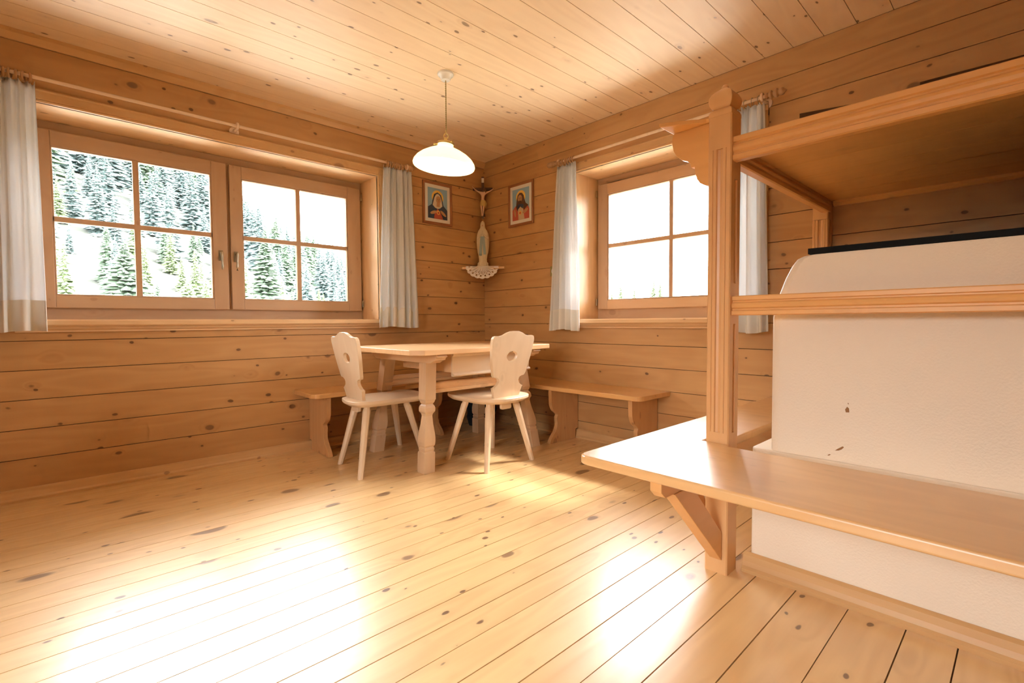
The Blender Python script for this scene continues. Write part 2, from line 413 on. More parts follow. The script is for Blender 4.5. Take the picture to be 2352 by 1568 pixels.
def wall(name, fn, a0, a1, edges, opens, mat, sgn, extra=None, thick=0.34, revs=('rev_x', 'rev_z')):
    """fn(a, d, z) -> xyz with d measured out of the room; boards run along a"""
    b = MB()
    def bx(p0, p1, d0, d1, z0, z1, mi, pid=0.0):
        A = fn(p0, d0, z0); B = fn(p1, d1, z1); b.box(A[0], B[0], A[1], B[1], A[2], B[2], mi, pid)
    for i in range(len(edges)-1):
        z0, z1 = edges[i]+0.0018, edges[i+1]-0.0018
        segs = [(a0, a1, z0, z1)]
        for (o0, o1, q0, q1) in opens:
            ns = []
            for (s0, s1, c0, c1) in segs:
                if c1 <= q0 or c0 >= q1 or s1 <= o0 or s0 >= o1: ns.append((s0, s1, c0, c1)); continue
                if s0 < o0: ns.append((s0, o0, c0, c1))
                if s1 > o1: ns.append((o1, s1, c0, c1))
                if c0 < q0: ns.append((max(s0, o0), min(s1, o1), c0, q0))
                if c1 > q1: ns.append((max(s0, o0), min(s1, o1), q1, c1))
            segs = ns
        pid = rng.random()*10
        for (s0, s1, c0, c1) in segs: bx(s0, s1, 0, 0.012, c0, c1, 0, pid)
    # solid core round the openings
    cur = a0-0.3
    for (o0, o1, q0, q1) in sorted(opens):
        bx(cur, o0-0.02, 0.010, thick, -0.1, CZ+0.1, 1); bx(o0-0.02, o1+0.02, 0.010, thick, -0.1, q0-0.02, 1); bx(o0-0.02, o1+0.02, 0.010, thick, q1+0.02, CZ+0.1, 1)
        cur = o1+0.02
        # reveal boards
        bx(o0-0.02, o0, 0.0, thick, q0-0.02, q1+0.02, 3, 1.0); bx(o1, o1+0.02, 0.0, thick, q0-0.02, q1+0.02, 3, 2.0)
        bx(o0, o1, 0.0, thick, q1, q1+0.02, 2, 3.0); bx(o0, o1, 0.0, thick, q0-0.02, q0, 2, 4.0)
    bx(cur, a1+0.3 if not opens else a1+0.3, 0.010, thick, -0.1, CZ+0.1, 1)
    if extra: extra(b)
    return b.build(name, [mat, 'gap', *revs, 'iron'], kind='structure')

el = [0.0]+[0.06+0.15*k for k in range(0, 14)]+[2.09, 2.303, CZ]
er = [0.0]+[0.1265+0.15*k for k in range(0, 14)]+[2.215, CZ]
OP1 = (-3.035, -1.075, 0.90, 2.025)
OP2 = (-2.405, -1.085, 0.895, 2.025)
wall('wall_left', lambda a, d, z: (a, d, z), XW, 0.0, el, [OP1], 'wall_x', 1)
def dark_strips(b):  # two thin dark wedges set on the wall above the bunk rail
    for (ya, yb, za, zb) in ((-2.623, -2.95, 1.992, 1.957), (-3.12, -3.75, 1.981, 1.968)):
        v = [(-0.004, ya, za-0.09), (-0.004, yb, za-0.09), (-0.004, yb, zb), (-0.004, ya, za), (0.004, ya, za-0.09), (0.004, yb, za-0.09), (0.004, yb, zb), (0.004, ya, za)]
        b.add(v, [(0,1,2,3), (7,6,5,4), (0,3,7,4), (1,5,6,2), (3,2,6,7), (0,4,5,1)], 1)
wall('wall_right', lambda a, d, z: (d, a, z), YS, 0.0, er, [OP2], 'wall_y', 1, extra=dark_strips, revs=('rev_y', 'rev_z'))
OP3 = (-3.7, -2.5, 0.55, 2.00)  # opening added behind the camera, sized for fill light
wall('wall_back', lambda a, d, z: (XW-d, a, z), YS, 0.0, er, [OP3], 'wall_y', 1, revs=('rev_y', 'rev_z'), thick=0.28)
OP4 = (-3.6, -1.6, 0.90, 2.05)
wall('wall_front', lambda a, d, z: (a, YS-d, z), XW, 0.0, el, [], 'wall_x', 1, thick=0.28)

# base boards with a quarter-round nose
def baseboard(name, fn, a0, a1, mat):
    pr = [(0, 0), (0.030, 0), (0.030, 0.012), (0.022, 0.022), (0.016, 0.040), (0.012, 0.056), (0.004, 0.062), (0, 0.062)]
    b = MB(); b.prism(pr, lambda u, v, a: fn(a, u, v), a0, a1, 0); return b.build(name, mat, kind='structure')
baseboard('baseboard_left', lambda a, d, z: (a, -d, z), XW, 0.0, 'trim_x')
baseboard('baseboard_right', lambda a, d, z: (-d, a, z), -2.80, -0.030, 'trim_y')
# cover strip under the ceiling on the window wall
b = MB(); b.prism([(0, 2.303), (0, CZ), (-0.026, CZ), (-0.024, 2.335), (-0.014, 2.312), (-0.010, 2.303)], lambda u, v, a: (a, u, v), XW, 0.0)
b.build('trim_1', 'trim_x', kind='structure')

# ------------------------------------------------------------------ windows
def casing(nm, fn, o0, o1, q0, q1, mx, mz):
    """moulded boards round the opening plus the window board"""
    pr = [(0.0, 0.0), (0.0, 0.016), (0.006, 0.022), (0.012, 0.016), (0.018, 0.018), (0.050, 0.020), (0.058, 0.026), (0.066, 0.020), (0.066, 0.0)]
    b = MB()
    b.prism([(q1+u, d) for u, d in pr], lambda u, d, a: fn(a, -d, u), o0-0.066, o1+0.066, 0)
    b.prism([(o1+u, d) for u, d in pr], lambda u, d, a: fn(u, -d*0.96, a), q0, q1+0.03, 1)
    b.prism([(o0-u, d) for u, d in pr], lambda u, d, a: fn(u, -d*0.96, a), q0, q1+0.03, 1)
    b.build(nm, [mx, mz], kind='structure')
def sill(nm, fn, o0, o1, q0, mx, pr0=0.055):
    b = MB()
    nose = [(0.30, q0-0.002), (0.30, q0+0.018), (-pr0+0.008, q0+0.018), (-pr0, q0+0.010), (-pr0, q0-0.010), (-pr0+0.008, q0-0.018), (0.0, q0-0.018), (0.0, q0-0.002)]
    b.prism(nose, lambda u, v, a: fn(a, u, v), o0-0.0, o1+0.0, 0)
    nose2 = [(0.0, q0+0.018), (-pr0+0.008, q0+0.018), (-pr0, q0+0.010), (-pr0, q0-0.010), (-pr0+0.008, q0-0.018), (0.0, q0-0.018)]
    for s0, s1 in ((o0-0.05, o0), (o1, o1+0.05)): b.prism(nose2, lambda u, v, a: fn(a, u, v), s0, s1, 0)
    b.prism([(0.0, q0-0.018), (-0.030, q0-0.018), (-0.028, q0-0.030), (-0.014, q0-0.040), (-0.014, q0-0.048), (0.0, q0-0.048)], lambda u, v, a: fn(a, u, v), o0-0.045, o1+0.045, 0)
    b.build(nm, [mx], kind='structure')

def window(nm, fn, o0, o1, q0, q1, sashes, mx, mz, hs):
    e = bpy.data.objects.new(nm, None); COL.objects.link(e); e.location = fn((o0+o1)/2, 0.30, q0); e['kind'] = 'structure'
    def BX(b, a0, a1, d0, d1, z0, z1, mi=0, pid=0.):
        A = fn(a0, d0, z0); B = fn(a1, d1, z1); b.box(A[0], B[0], A[1], B[1], A[2], B[2], mi, pid)
    b = MB()      # fixed frame
    fb = 0.055
    BX(b, o0, o1, 0.285, 0.345, q0, 1.002); BX(b, o0, o1, 0.285, 0.345, q1-fb, q1)
    BX(b, o0, o0+fb, 0.286, 0.344, q0, q1, 1); BX(b, o1-fb, o1, 0.286, 0.344, q0, q1, 1)
    for s0, s1 in zip(sashes[:-1], sashes[1:]): BX(b, s0[1]-0.03, s1[0]+0.03, 0.286, 0.344, q0, q1, 1)
    b.build('window_frame', [mx, mz], e, bevel=0.003, kind='structure')
    for i, (s0, s1, g0, g1, mm) in enumerate(sashes):
        z0, z1, gz0, gz1 = 0.99, 1.972, 1.058, 1.888
        b = MB()
        BX(b, s0, g0, 0.258, 0.312, z0, z1, 1, 1.); BX(b, g1, s1, 0.258, 0.312, z0, z1, 1, 2.)
        BX(b, g0, g1, 0.258, 0.312, z0, gz0, 0, 3.); BX(b, g0, g1, 0.258, 0.312, gz1, z1, 0, 4.)
        sa = b.build('sash', [mx, mz], e, bevel=0.0035, kind='structure')
        b = MB()    # glazing beads
        for (p0, p1, c0, c1, mi) in ((g0, g1, gz0, gz0+0.008, 0), (g0, g1, gz1-0.008, gz1, 0), (g0, g0+0.008, gz0, gz1, 1), (g1-0.008, g1, gz0, gz1, 1)):
            BX(b, p0, p1, 0.264, 0.300, c0, c1, mi)
        zm = (gz0+gz1)/2+0.012
        BX(b, g0, g1, 0.264, 0.300, zm-0.015, zm+0.015, 0); BX(b, mm-0.015, mm+0.015, 0.2635, 0.3005, gz0, gz1, 1)
        b.build('glazing_bar', [mx, mz], sa, bevel=0.002, kind='structure')
        b = MB()
        BX(b, g0, g1, 0.284, 0.288, gz0, gz1); b.build('pane', 'glass', sa, kind='structure')
        if hs[i] is not None:
            hp, hd = hs[i]
            b = MB(); BX(b, hp-0.013, hp+0.013, 0.251, 0.258, 1.315, 1.385)
            c = fn(hp, 0.235, 1.372); dr = Vector(fn(0, 1, 0))-Vector(fn(0, 0, 0))
            b.lathe([(0.008, 0), (0.008, 0.022)], fn(hp, 0.252, 1.365), 12, tuple(-dr))
            P = [fn(hp, 0.228, 1.372), fn(hp, 0.226, 1.355), fn(hp+0.001*hd, 0.223, 1.31), fn(hp+0.002*hd, 0.222, 1.275), fn(hp+0.002*hd, 0.222, 1.255)]
            b.tube(P, [0.008, 0.009, 0.0065, 0.008, 0.006], 10)
            b.build('handle', 'nickel', sa, bevel=0.0015, kind='structure')
    # hinges on the outer edges
    return e

fL = lambda a, d, z: (a, d, z)
fR = lambda a, d, z: (d, a, z)
W1 = window('window_1', fL, *OP1, [(-3.005, -2.055, -2.922, -2.143, -2.543), (-2.037, -1.092, -1.962, -1.200, -1.582)], 'sash_x', 'sash_z', [(-2.100, 1), (-2.008, -1)])
W2 = window('window_2', fR, *OP2, [(-2.385, -1.105, -2.300, -1.195, -1.735)], 'sash_y', 'sash_z', [(-2.343, 1)])
casing('trim_2', fL, OP1[0], OP1[1], OP1[2], OP1[3], 'trim_x', 'trim_z')
casing('trim_3', fR, OP2[0], OP2[1], OP2[2], OP2[3], 'trim_y', 'trim_z')
sill('trim_4', fL, OP1[0], OP1[1], 0.902, 'rev_x')
sill('trim_5', fR, OP2[0], OP2[1], 0.893, 'rev_y')
def hinge(fn, p, z, par):
    b = MB(); b.lathe([(0.006, 0), (0.006, 0.045), (0.004, 0.048), (0.004, 0.052)], fn(p, 0.252, z), 10); b.build('hinge', 'nickel', par, kind='structure')
for (fn, p, par) in ((fL, -1.086, W1), (fL, -3.012, W1), (fR, -1.097, W2)):
    for z in (1.02, 1.88): hinge(fn, p, z, par)
def fill_window(nm, fn, op):
    e = bpy.data.objects.new(nm, None); COL.objects.link(e); e.location = fn((op[0]+op[1])/2, 0.2, op[2]); e['kind'] = 'structure'
    def BX(b, a0, a1, d0, d1, z0, z1, mi=0):
        A = fn(a0, d0, z0); B = fn(a1, d1, z1); b.box(A[0], B[0], A[1], B[1], A[2], B[2], mi)
    b = MB(); o0, o1, q0, q1 = op; m_ = (o0+o1)/2
    for a, c in ((o0, o0+.08), (m_-.08, m_+.08), (o1-.08, o1)): BX(b, a, c, .2, .26, q0, q1, 1)
    BX(b, o0, o1, .2, .26, q0, q0+.1); BX(b, o0, o1, .2, .26, q1-.08, q1)
    b.build('window_frame', ['sash_y', 'sash_z'], e, kind='structure')
    b = MB(); BX(b, o0+.07, o1-.07, .228, .232, q0+.08, q1-.07); b.build('pane', 'glass', e, kind='structure')
fill_window('fill_window_3', lambda a, d, z: (XW-d, a, z), OP3)  # unseen window, added behind the camera to let in fill light

# ------------------------------------------------------------------ stove
SX = -1.155
st = thing('masonry_stove', 'large cream plastered masonry stove with rounded shoulder and chipped spots', 'stove', (-0.6, -3.6, 0))
def stove_ring(x, ins, top):
    """outline in y-z of the stove end, seen from the front; ins = inset for rounding towards the front edge"""
    y0 = -2.887-ins
    pts = [(y0, 0.445), (y0, 0.90), (y0-0.008, 0.95), (y0-0.024, 0.994), (y0-0.037, 1.03), (y0-0.057, 1.072), (y0-0.072, 1.092), (y0-0.09, 1.100), (y0-0.104, 1.102), (-4.6, 1.102-0.0), (-4.6, 0.445)]
    return [(x, a, z) for a, z in pts]
b = MB()
rings = [stove_ring(SX+dx, dd, 0) for dx, dd in ((0.0, 0.030), (0.004, 0.016), (0.012, 0.006), (0.026, 0.0), (1.05, 0.0))]
b.loft(rings, 0, True, True, True)
b.build('upper_body', 'plaster', st)
b = MB()
pl_ = [(SX+0.0, -4.6), (SX, -2.845), (SX+0.004, -2.834), (SX+0.015, -2.829), (-0.03, -2.829), (-0.03, -4.6)]
b.prism(pl_, XY, 0.0, 0.445, 0, 0, False)
b.build('lower_body', 'plaster', st, bevel=0.006)
# chipped spots
def chip(yc, zc, pts):
    b = MB(); b.prism([(yc+p*0.001, zc+q*0.001) for p, q in pts], YZ, SX-0.0012, SX+0.004)
    b.build('chip', 'chip', st)
chip(-3.114, 0.613, [(-5, -8), (4, -9), (6, 0), (1, 9), (-4, 4)])
chip(-3.116, 0.632, [(-2, -2), (2, -1), (1, 3)])
chip(-3.097, 0.487, [(-10, 7), (-6, 9), (8, -2), (14, -8), (4, -6), (-4, -1)])
chip(-3.068, 0.462, [(-4, 2), (0, 3), (6, -2), (1, -2)])
chip(-3.366, 0.404, [(-2, -2), (3, -1), (1, 3), (-2, 2)])
b = MB()
rr = random.Random(5)
top = [(-2.998-0.02*i, 1.103+0.0015*rr.random()) for i in range(0, 80)]
pts = [(-2.998, 1.122)] + [(yy_, 1.1025+0.0022*rr.random()) for yy_ in [-2.998-0.02*i for i in range(80)]] + [(-4.578, 1.119)]
b.prism(pts, YZ, SX-0.003, -0.16)
b.build('cover_plate', 'iron', st, bevel=0.0)
tr = MB()
tr.prism([(SX, 0), (SX-0.030, 0), (SX-0.032, 0.014), (SX-0.024, 0.022), (SX-0.016, 0.036), (SX-0.014, 0.058), (SX-0.004, 0.066), (SX, 0.066)], lambda u, v, a: (u, a, v), -4.6, -2.812)
tr.prism([(-2.829, 0), (-2.812, 0), (-2.812, 0.05), (-2.822, 0.06), (-2.829, 0.06)], lambda u, v, a: (a, u, v), SX-0.012, -0.03)
tr.build('base_moulding', 'trim_y', st)

# ------------------------------------------------------------------ stove bench
sb = thing('stove_bench', 'wide glossy wooden bench board wrapping round the masonry stove', 'bench', (-1.45, -3.0, 0))
BT = 0.465
pts = [(-1.726, -4.55), (-1.726, -2.502), (-0.008, -2.502), (-0.008, -2.768), (-1.172, -2.768), (-1.172, -2.703), (-1.264, -2.703), (-1.264, -2.797), (-1.285, -2.797), (-1.285, -4.55)]
b = MB(); b.prism(round_poly(pts, [0, 0.045, 0, 0, 0, 0, 0, 0, 0, 0]), XY, BT-0.030, BT)
b.build('seat_board', 'sbench', sb, bevel=0.007, seg=4)
b = MB()
b.prism([(-1.262, 0.434), (-1.262, 0.367), (-1.640, 0.367), (-1.664, 0.388), (-1.664, 0.434)], XZ, -2.770, -2.732)
b.build('bearer', 'bunk_x', sb, bevel=0.002)
b = MB(); b.prism([(-1.2605, 0.050), (-1.2605, 0.150), (-1.48, 0.3665), (-1.592, 0.3665)], XZ, -2.774, -2.730)
b.build('brace', 'bunk_x', sb, bevel=0.002)
b = MB()
b.prism([(-2.703, 0.434), (-2.703, 0.378), (-2.540, 0.378), (-2.525, 0.392), (-2.525, 0.434)], YZ, -1.240, -1.200)
b.build('bearer', 'bunk_y', sb, bevel=0.002)
b = MB(); b.prism([(-2.7055, 0.10), (-2.7055, 0.195), (-2.60, 0.3775), (-2.555, 0.3775)], YZ, -1.242, -1.198)
b.build('brace', 'bunk_y', sb, bevel=0.002)
# bearer screwed to the right wall
b = MB(); b.box(-0.040, -0.008, -2.76, -2.52, 0.385, 0.434); b.build('bearer', 'bunk_y', sb, bevel=0.002)

# ------------------------------------------------------------------ bunk frame over the stove
bf = thing('bunk_frame', 'tall wooden bunk frame built over the stove with carved corner post', 'bunk', (-1.218, -2.75, 0))
px0, px1, py0, py1 = -1.258, -1.178, -2.791, -2.711
def groove(w_=0.009, dep=0.006):
    return [(-w_, 0), (-w_*0.75, dep*0.7), (0, dep), (w_*0.75, dep*0.7), (w_, 0)]
def post_section(fx, fy_, x0=px0, x1=px1, y0=py0, y1=py1):
    """square section; fx flute in the left face, fy_ flute in the near face"""
    xc, yc = (x0+x1)/2, (y0+y1)/2
    P = []
    c = 0.004
    P += [(x0+c, y0)]
    if fy_: P += [(xc+u, y0+d) for u, d in groove(0.011, 0.008)]
    P += [(x1-c, y0), (x1, y0+c), (x1, y1-c), (x1-c, y1), (x0+c, y1), (x0, y1-c)]
    if fx:
        for s in (1,):
            P += [(x0, yc+0.024), (x0+0.0025, yc+0.0225), (x0, yc+0.021)]
            P += [(x0+d, yc-u) for u, d in groove(0.011, 0.008)]
            P += [(x0, yc-0.021), (x0+0.0025, yc-0.0225), (x0, yc-0.024)]
    P += [(x0, y0+c)]
    return P
b = MB()
for z0, z1, a, c in ((0, 0.500, 0, 0), (0.500, 0.880, 1, 1), (0.880, 1.020, 1, 0), (1.020, 1.375, 1, 1), (1.375, 1.480, 1, 0), (1.480, 1.592, 0, 0)):
    b.prism(post_section(a, c), XY, z0, z1)
cx, cy = (px0+px1)/2, (py0+py1)/2
b.build('corner_post', 'bunk_z', bf)
b = MB()
R2 = math.sqrt(2)
prof = [(0.040, 0.0), (0.040, 0.012), (0.036, 0.022), (0.0285, 0.027), (0.0285, 0.030), (0.034, 0.034), (0.0395, 0.044), (0.0415, 0.056), (0.040, 0.068), (0.034, 0.080), (0.025, 0.090), (0.016, 0.097), (0.010, 0.103)]
b.lathe([(r*R2, z) for r, z in prof], (cx, cy, 1.592), 4, rot=PI/4, smooth=False)
b.lathe([(0.010, 0), (0.0115, 0.006), (0.008, 0.012), (0.002, 0.015)], (cx, cy, 1.694), 10)
b.build('finial', 'bunk_z', bf, bevel=0.002)
def rail_prof(z0, z1, x0, dep):
    h = z1-z0
    return [(x0+dep, z0), (x0+0.006, z0), (x0, z0+0.003), (x0, z0+h*0.22), (x0+0.006, z0+h*0.26), (x0+0.006, z0+h*0.34), (x0+0.001, z0+h*0.40), (x0-0.001, z0+h*0.52),
            (x0+0.002, z0+h*0.62), (x0+0.008, z0+h*0.68), (x0+0.008, z0+h*0.74), (x0+0.003, z0+h*0.78), (x0+0.003, z1-0.003), (x0+0.006, z1), (x0+dep, z1)]
b = MB(); b.prism(rail_prof(1.434, 1.515, -1.246, 0.032), lambda u, v, a: (u, a, v), -4.6, py0+0.001)
b.build('upper_rail', 'bunk_y', bf)
b = MB(); b.prism(rail_prof(0.909, 0.976, -1.242, 0.026), lambda u, v, a: (u, a, v), -4.6, py0+0.001)
b.build('guard_rail', 'bunk_y', bf)
# short end rail towards the wall
b = MB()
rp = rail_prof(1.434, 1.500, 0, 0.032)
b.prism([(-2.790+u, v) for u, v in rp], lambda u, v, a: (a, u, v), px1-0.001, -0.062)
b.build('end_rail', 'bunk_x', bf)
# far post against the wall
b = MB()
for z0, z1, a, c in ((0.465, 1.08, 0, 0), (1.08, 1.40, 1, 1), (1.40, 1.50, 0, 0)):
    b.prism(post_section(a, c, -0.088, -0.006, -2.786, -2.716), XY, z0+0.001, z1)
b.build('wall_post', 'bunk_z', bf)
b = MB()
for i in range(6):
    xa = -1.214+i*0.2
    b.box(xa+0.0008, min(xa+0.2, -0.004)-0.0008, -4.6, -2.762, 1.496, 1.512, 0, i*1.3)
b.build('bunk_floor', 'bunk_y', bf)
b = MB(); b.prism([(0, 1.496), (-0.024, 1.496), (-0.024, 1.484), (-0.012, 1.474), (0, 1.472)], lambda u, v, a: (u-0.001, a, v), -4.6, -2.79)
b.build('ledger_strip', 'bunk_y', bf)
# bracket shelf with carved corbel
b = MB()
xc = -1.220
sh = [(xc-0.016, -2.711), (xc-0.022, -2.695), (xc-0.050, -2.660), (xc-0.085, -2.605), (xc-0.110, -2.562), (xc+0.110, -2.562), (xc+0.085, -2.605), (xc+0.050, -2.660), (xc+0.022, -2.695), (xc+0.016, -2.711)]
sh2 = sh
b.prism(sh2, XY, 1.588, 1.603)
b.build('bracket_shelf', 'bunk_y', bf, bevel=0.003)
cb = [(-2.7115, 1.588), (-2.569, 1.588), (-2.562, 1.575), (-2.560, 1.555), (-2.566, 1.525), (-2.580, 1.500), (-2.600, 1.483), (-2.622, 1.474), (-2.632, 1.462), (-2.636, 1.448), (-2.650, 1.448), (-2.652, 1.425), (-2.658, 1.402), (-2.670, 1.385), (-2.688, 1.374), (-2.7115, 1.370)]
b = MB(); b.prism(cb, YZ, xc-0.014, xc+0.014)
b.build('corbel', 'bunk_y', bf, bevel=0.0015)

# ------------------------------------------------------------------ corner benches
BZ = 0.43
def support(b, fn, p0, wd=0.030, front=0.300):
    """carved plank; fn(a, d, z) with d the distance from the wall"""
    o = [(0.036, 0.0), (front+0.022, 0.0), (front+0.020, 0.020), (front-0.005, 0.055), (front-0.035, 0.085), (front-0.050, 0.115), (front-0.053, 0.150), (front-0.048, 0.180), (front-0.058, 0.205),
         (front-0.040, 0.222), (front-0.015, 0.240), (front+0.002, 0.270), (front+0.010, 0.305), (front+0.012, 0.398), (0.006, 0.398), (0.006, 0.07), (0.036, 0.07)]
    o2 = o[:1]+cat_rom(o[1:14], 3)+o[14:]
    b.prism(o2, lambda d, z, a: fn(a, d, z), p0-wd/2, p0+wd/2)
SB_L = lambda a, d, z: (a, -d, z)
SB_R = lambda a, d, z: (-d, a, z)
cb1 = thing('corner_bench', 'long wooden bench on carved plank legs under the wide double window', 'bench', (-1.0, -0.17, 0))
b = MB(); b.prism(round_poly([(-1.735, -0.001), (-1.735, -0.345), (-0.3645, -0.345), (-0.3645, -0.001)], [0, 0.06, 0, 0]), XY, BZ-0.030, BZ)
b.build('seat_board', 'bench_x', cb1, bevel=0.004)
for p in (-1.62, -0.72):
    b = MB(); support(b, SB_L, p); b.build('support', 'bench_z', cb1, bevel=0.002)
cb2 = thing('corner_bench', 'wooden bench on carved plank legs under the single right window', 'bench', (-0.17, -1.0, 0))
b = MB(); b.prism(round_poly([(-0.001, -1.885), (-0.363, -1.885), (-0.363, -0.001), (-0.001, -0.001)], [0, 0.06, 0, 0]), XY, BZ-0.030, BZ)
b.build('seat_board', 'bench_y', cb2, bevel=0.004)
for p in (-1.10, -1.78):
    b = MB(); support(b, SB_R, p); b.build('support', 'bench_z', cb2, bevel=0.002)

# ------------------------------------------------------------------ table
tb = thing('dining_table', 'square-legged wooden dining table with clipped corners and a drawer', 'table', (-0.90, -0.755, 0))
x0, x1, y0, y1, c = -1.487, -0.330, -1.170, -0.345, 0.062
oct_ = [(x0, y0+c), (x0+c, y0), (x1-c, y0), (x1, y0+c), (x1, y1-c), (x1-c, y1), (x0+c, y1), (x0, y1-c)]
b = MB(); b.prism(oct_, XY, 0.705, 0.735); b.build('tabletop', 'table_x', tb, bevel=0.0025)
leg_prof = [(0.0, 0.075), (0.118, 0.075), (0.124, 0.064), (0.128, 0.064), (0.133, 0.068), (0.141, 0.068), (0.150, 0.060), (0.160, 0.073), (0.180, 0.077), (0.205, 0.076), (0.240, 0.068), (0.280, 0.056), (0.320, 0.049),
            (0.332, 0.047), (0.345, 0.053), (0.358, 0.070), (0.366, 0.072), (0.380, 0.071), (0.392, 0.063), (0.400, 0.050), (0.403, 0.050), (0.412, 0.062), (0.424, 0.069), (0.430, 0.075), (0.662, 0.075)]
feet = {'nl': ((-1.343, -1.040), (-1.285, -0.985)), 'fl': ((-1.320, -0.385), (-1.265, -0.470)), 'nr': ((-0.440, -1.050), (-0.520, -0.975)), 'fr': ((-0.440, -0.435), (-0.520, -0.535))}
for k, (f0, f1) in feet.items():
    rings = []
    for z, s in leg_prof:
        t = z/0.662; xx = f0[0]+(f1[0]-f0[0])*t; yy = f0[1]+(f1[1]-f0[1])*t; h = s/2
        rings.append([(xx-h, yy-h, z), (xx+h, yy-h, z), (xx+h, yy+h, z), (xx-h, yy+h, z)])
    b = MB(); b.loft(rings); b.build('leg', 'table_z', tb, bevel=0.0015)
for xcn in (-1.30, -0.505):
    half = 0.405; ym = -0.757
    o = [(ym-half+0.01, 0.7045), (ym-half, 0.692), (ym-half+0.018, 0.683), (ym-half+0.022, 0.672), (ym-half+0.05, 0.664), (ym-half+0.075, 0.652), (ym-half+0.10, 0.650),
         (ym+half-0.10, 0.650), (ym+half-0.075, 0.652), (ym+half-0.05, 0.664), (ym+half-0.022, 0.672), (ym+half-0.018, 0.683), (ym+half, 0.692), (ym+half-0.01, 0.7045)]
    b = MB(); b.prism(o, YZ, xcn-0.036, xcn+0.036); b.build('crosspiece', 'table_y', tb, bevel=0.002)
for ys in (-0.995, -0.470):
    o = [(ys-0.017, 0.466), (ys-0.012, 0.460), (ys+0.012, 0.460), (ys+0.017, 0.466), (ys+0.017, 0.520), (ys+0.012, 0.526), (ys-0.012, 0.526), (ys-0.017, 0.520), (ys-0.017, 0.500), (ys-0.011, 0.494), (ys-0.011, 0.486), (ys-0.017, 0.482)]
    b = MB(); b.prism(o, lambda u, v, a: (a, u, v), -1.30, -0.50); b.build('stretcher', 'table_x', tb)
dr = MB()
dr.box(-1.150, -0.530, -1.068, -0.470, 0.580, 0.700)
db = dr.build('drawer', 'table_x', tb, bevel=0.002)
b = MB(); b.prism([(-1.068, 0.560), (-1.090, 0.560), (-1.098, 0.568), (-1.090, 0.578), (-1.082, 0.582), (-1.082, 0.683), (-1.090, 0.688), (-1.094, 0.700), (-1.068, 0.700)], lambda u, v, a: (a, u, v), -1.172, -0.510)
b.build('drawer_front', 'chair_x', db, bevel=0.001)
b = MB(); b.lathe([(0.006, 0), (0.006, 0.012), (0.013, 0.018), (0.012, 0.026), (0.004, 0.029)], (-0.84, -1.082, 0.635), 14, (0, -1, 0)); b.build('knob', 'chair_x', db)

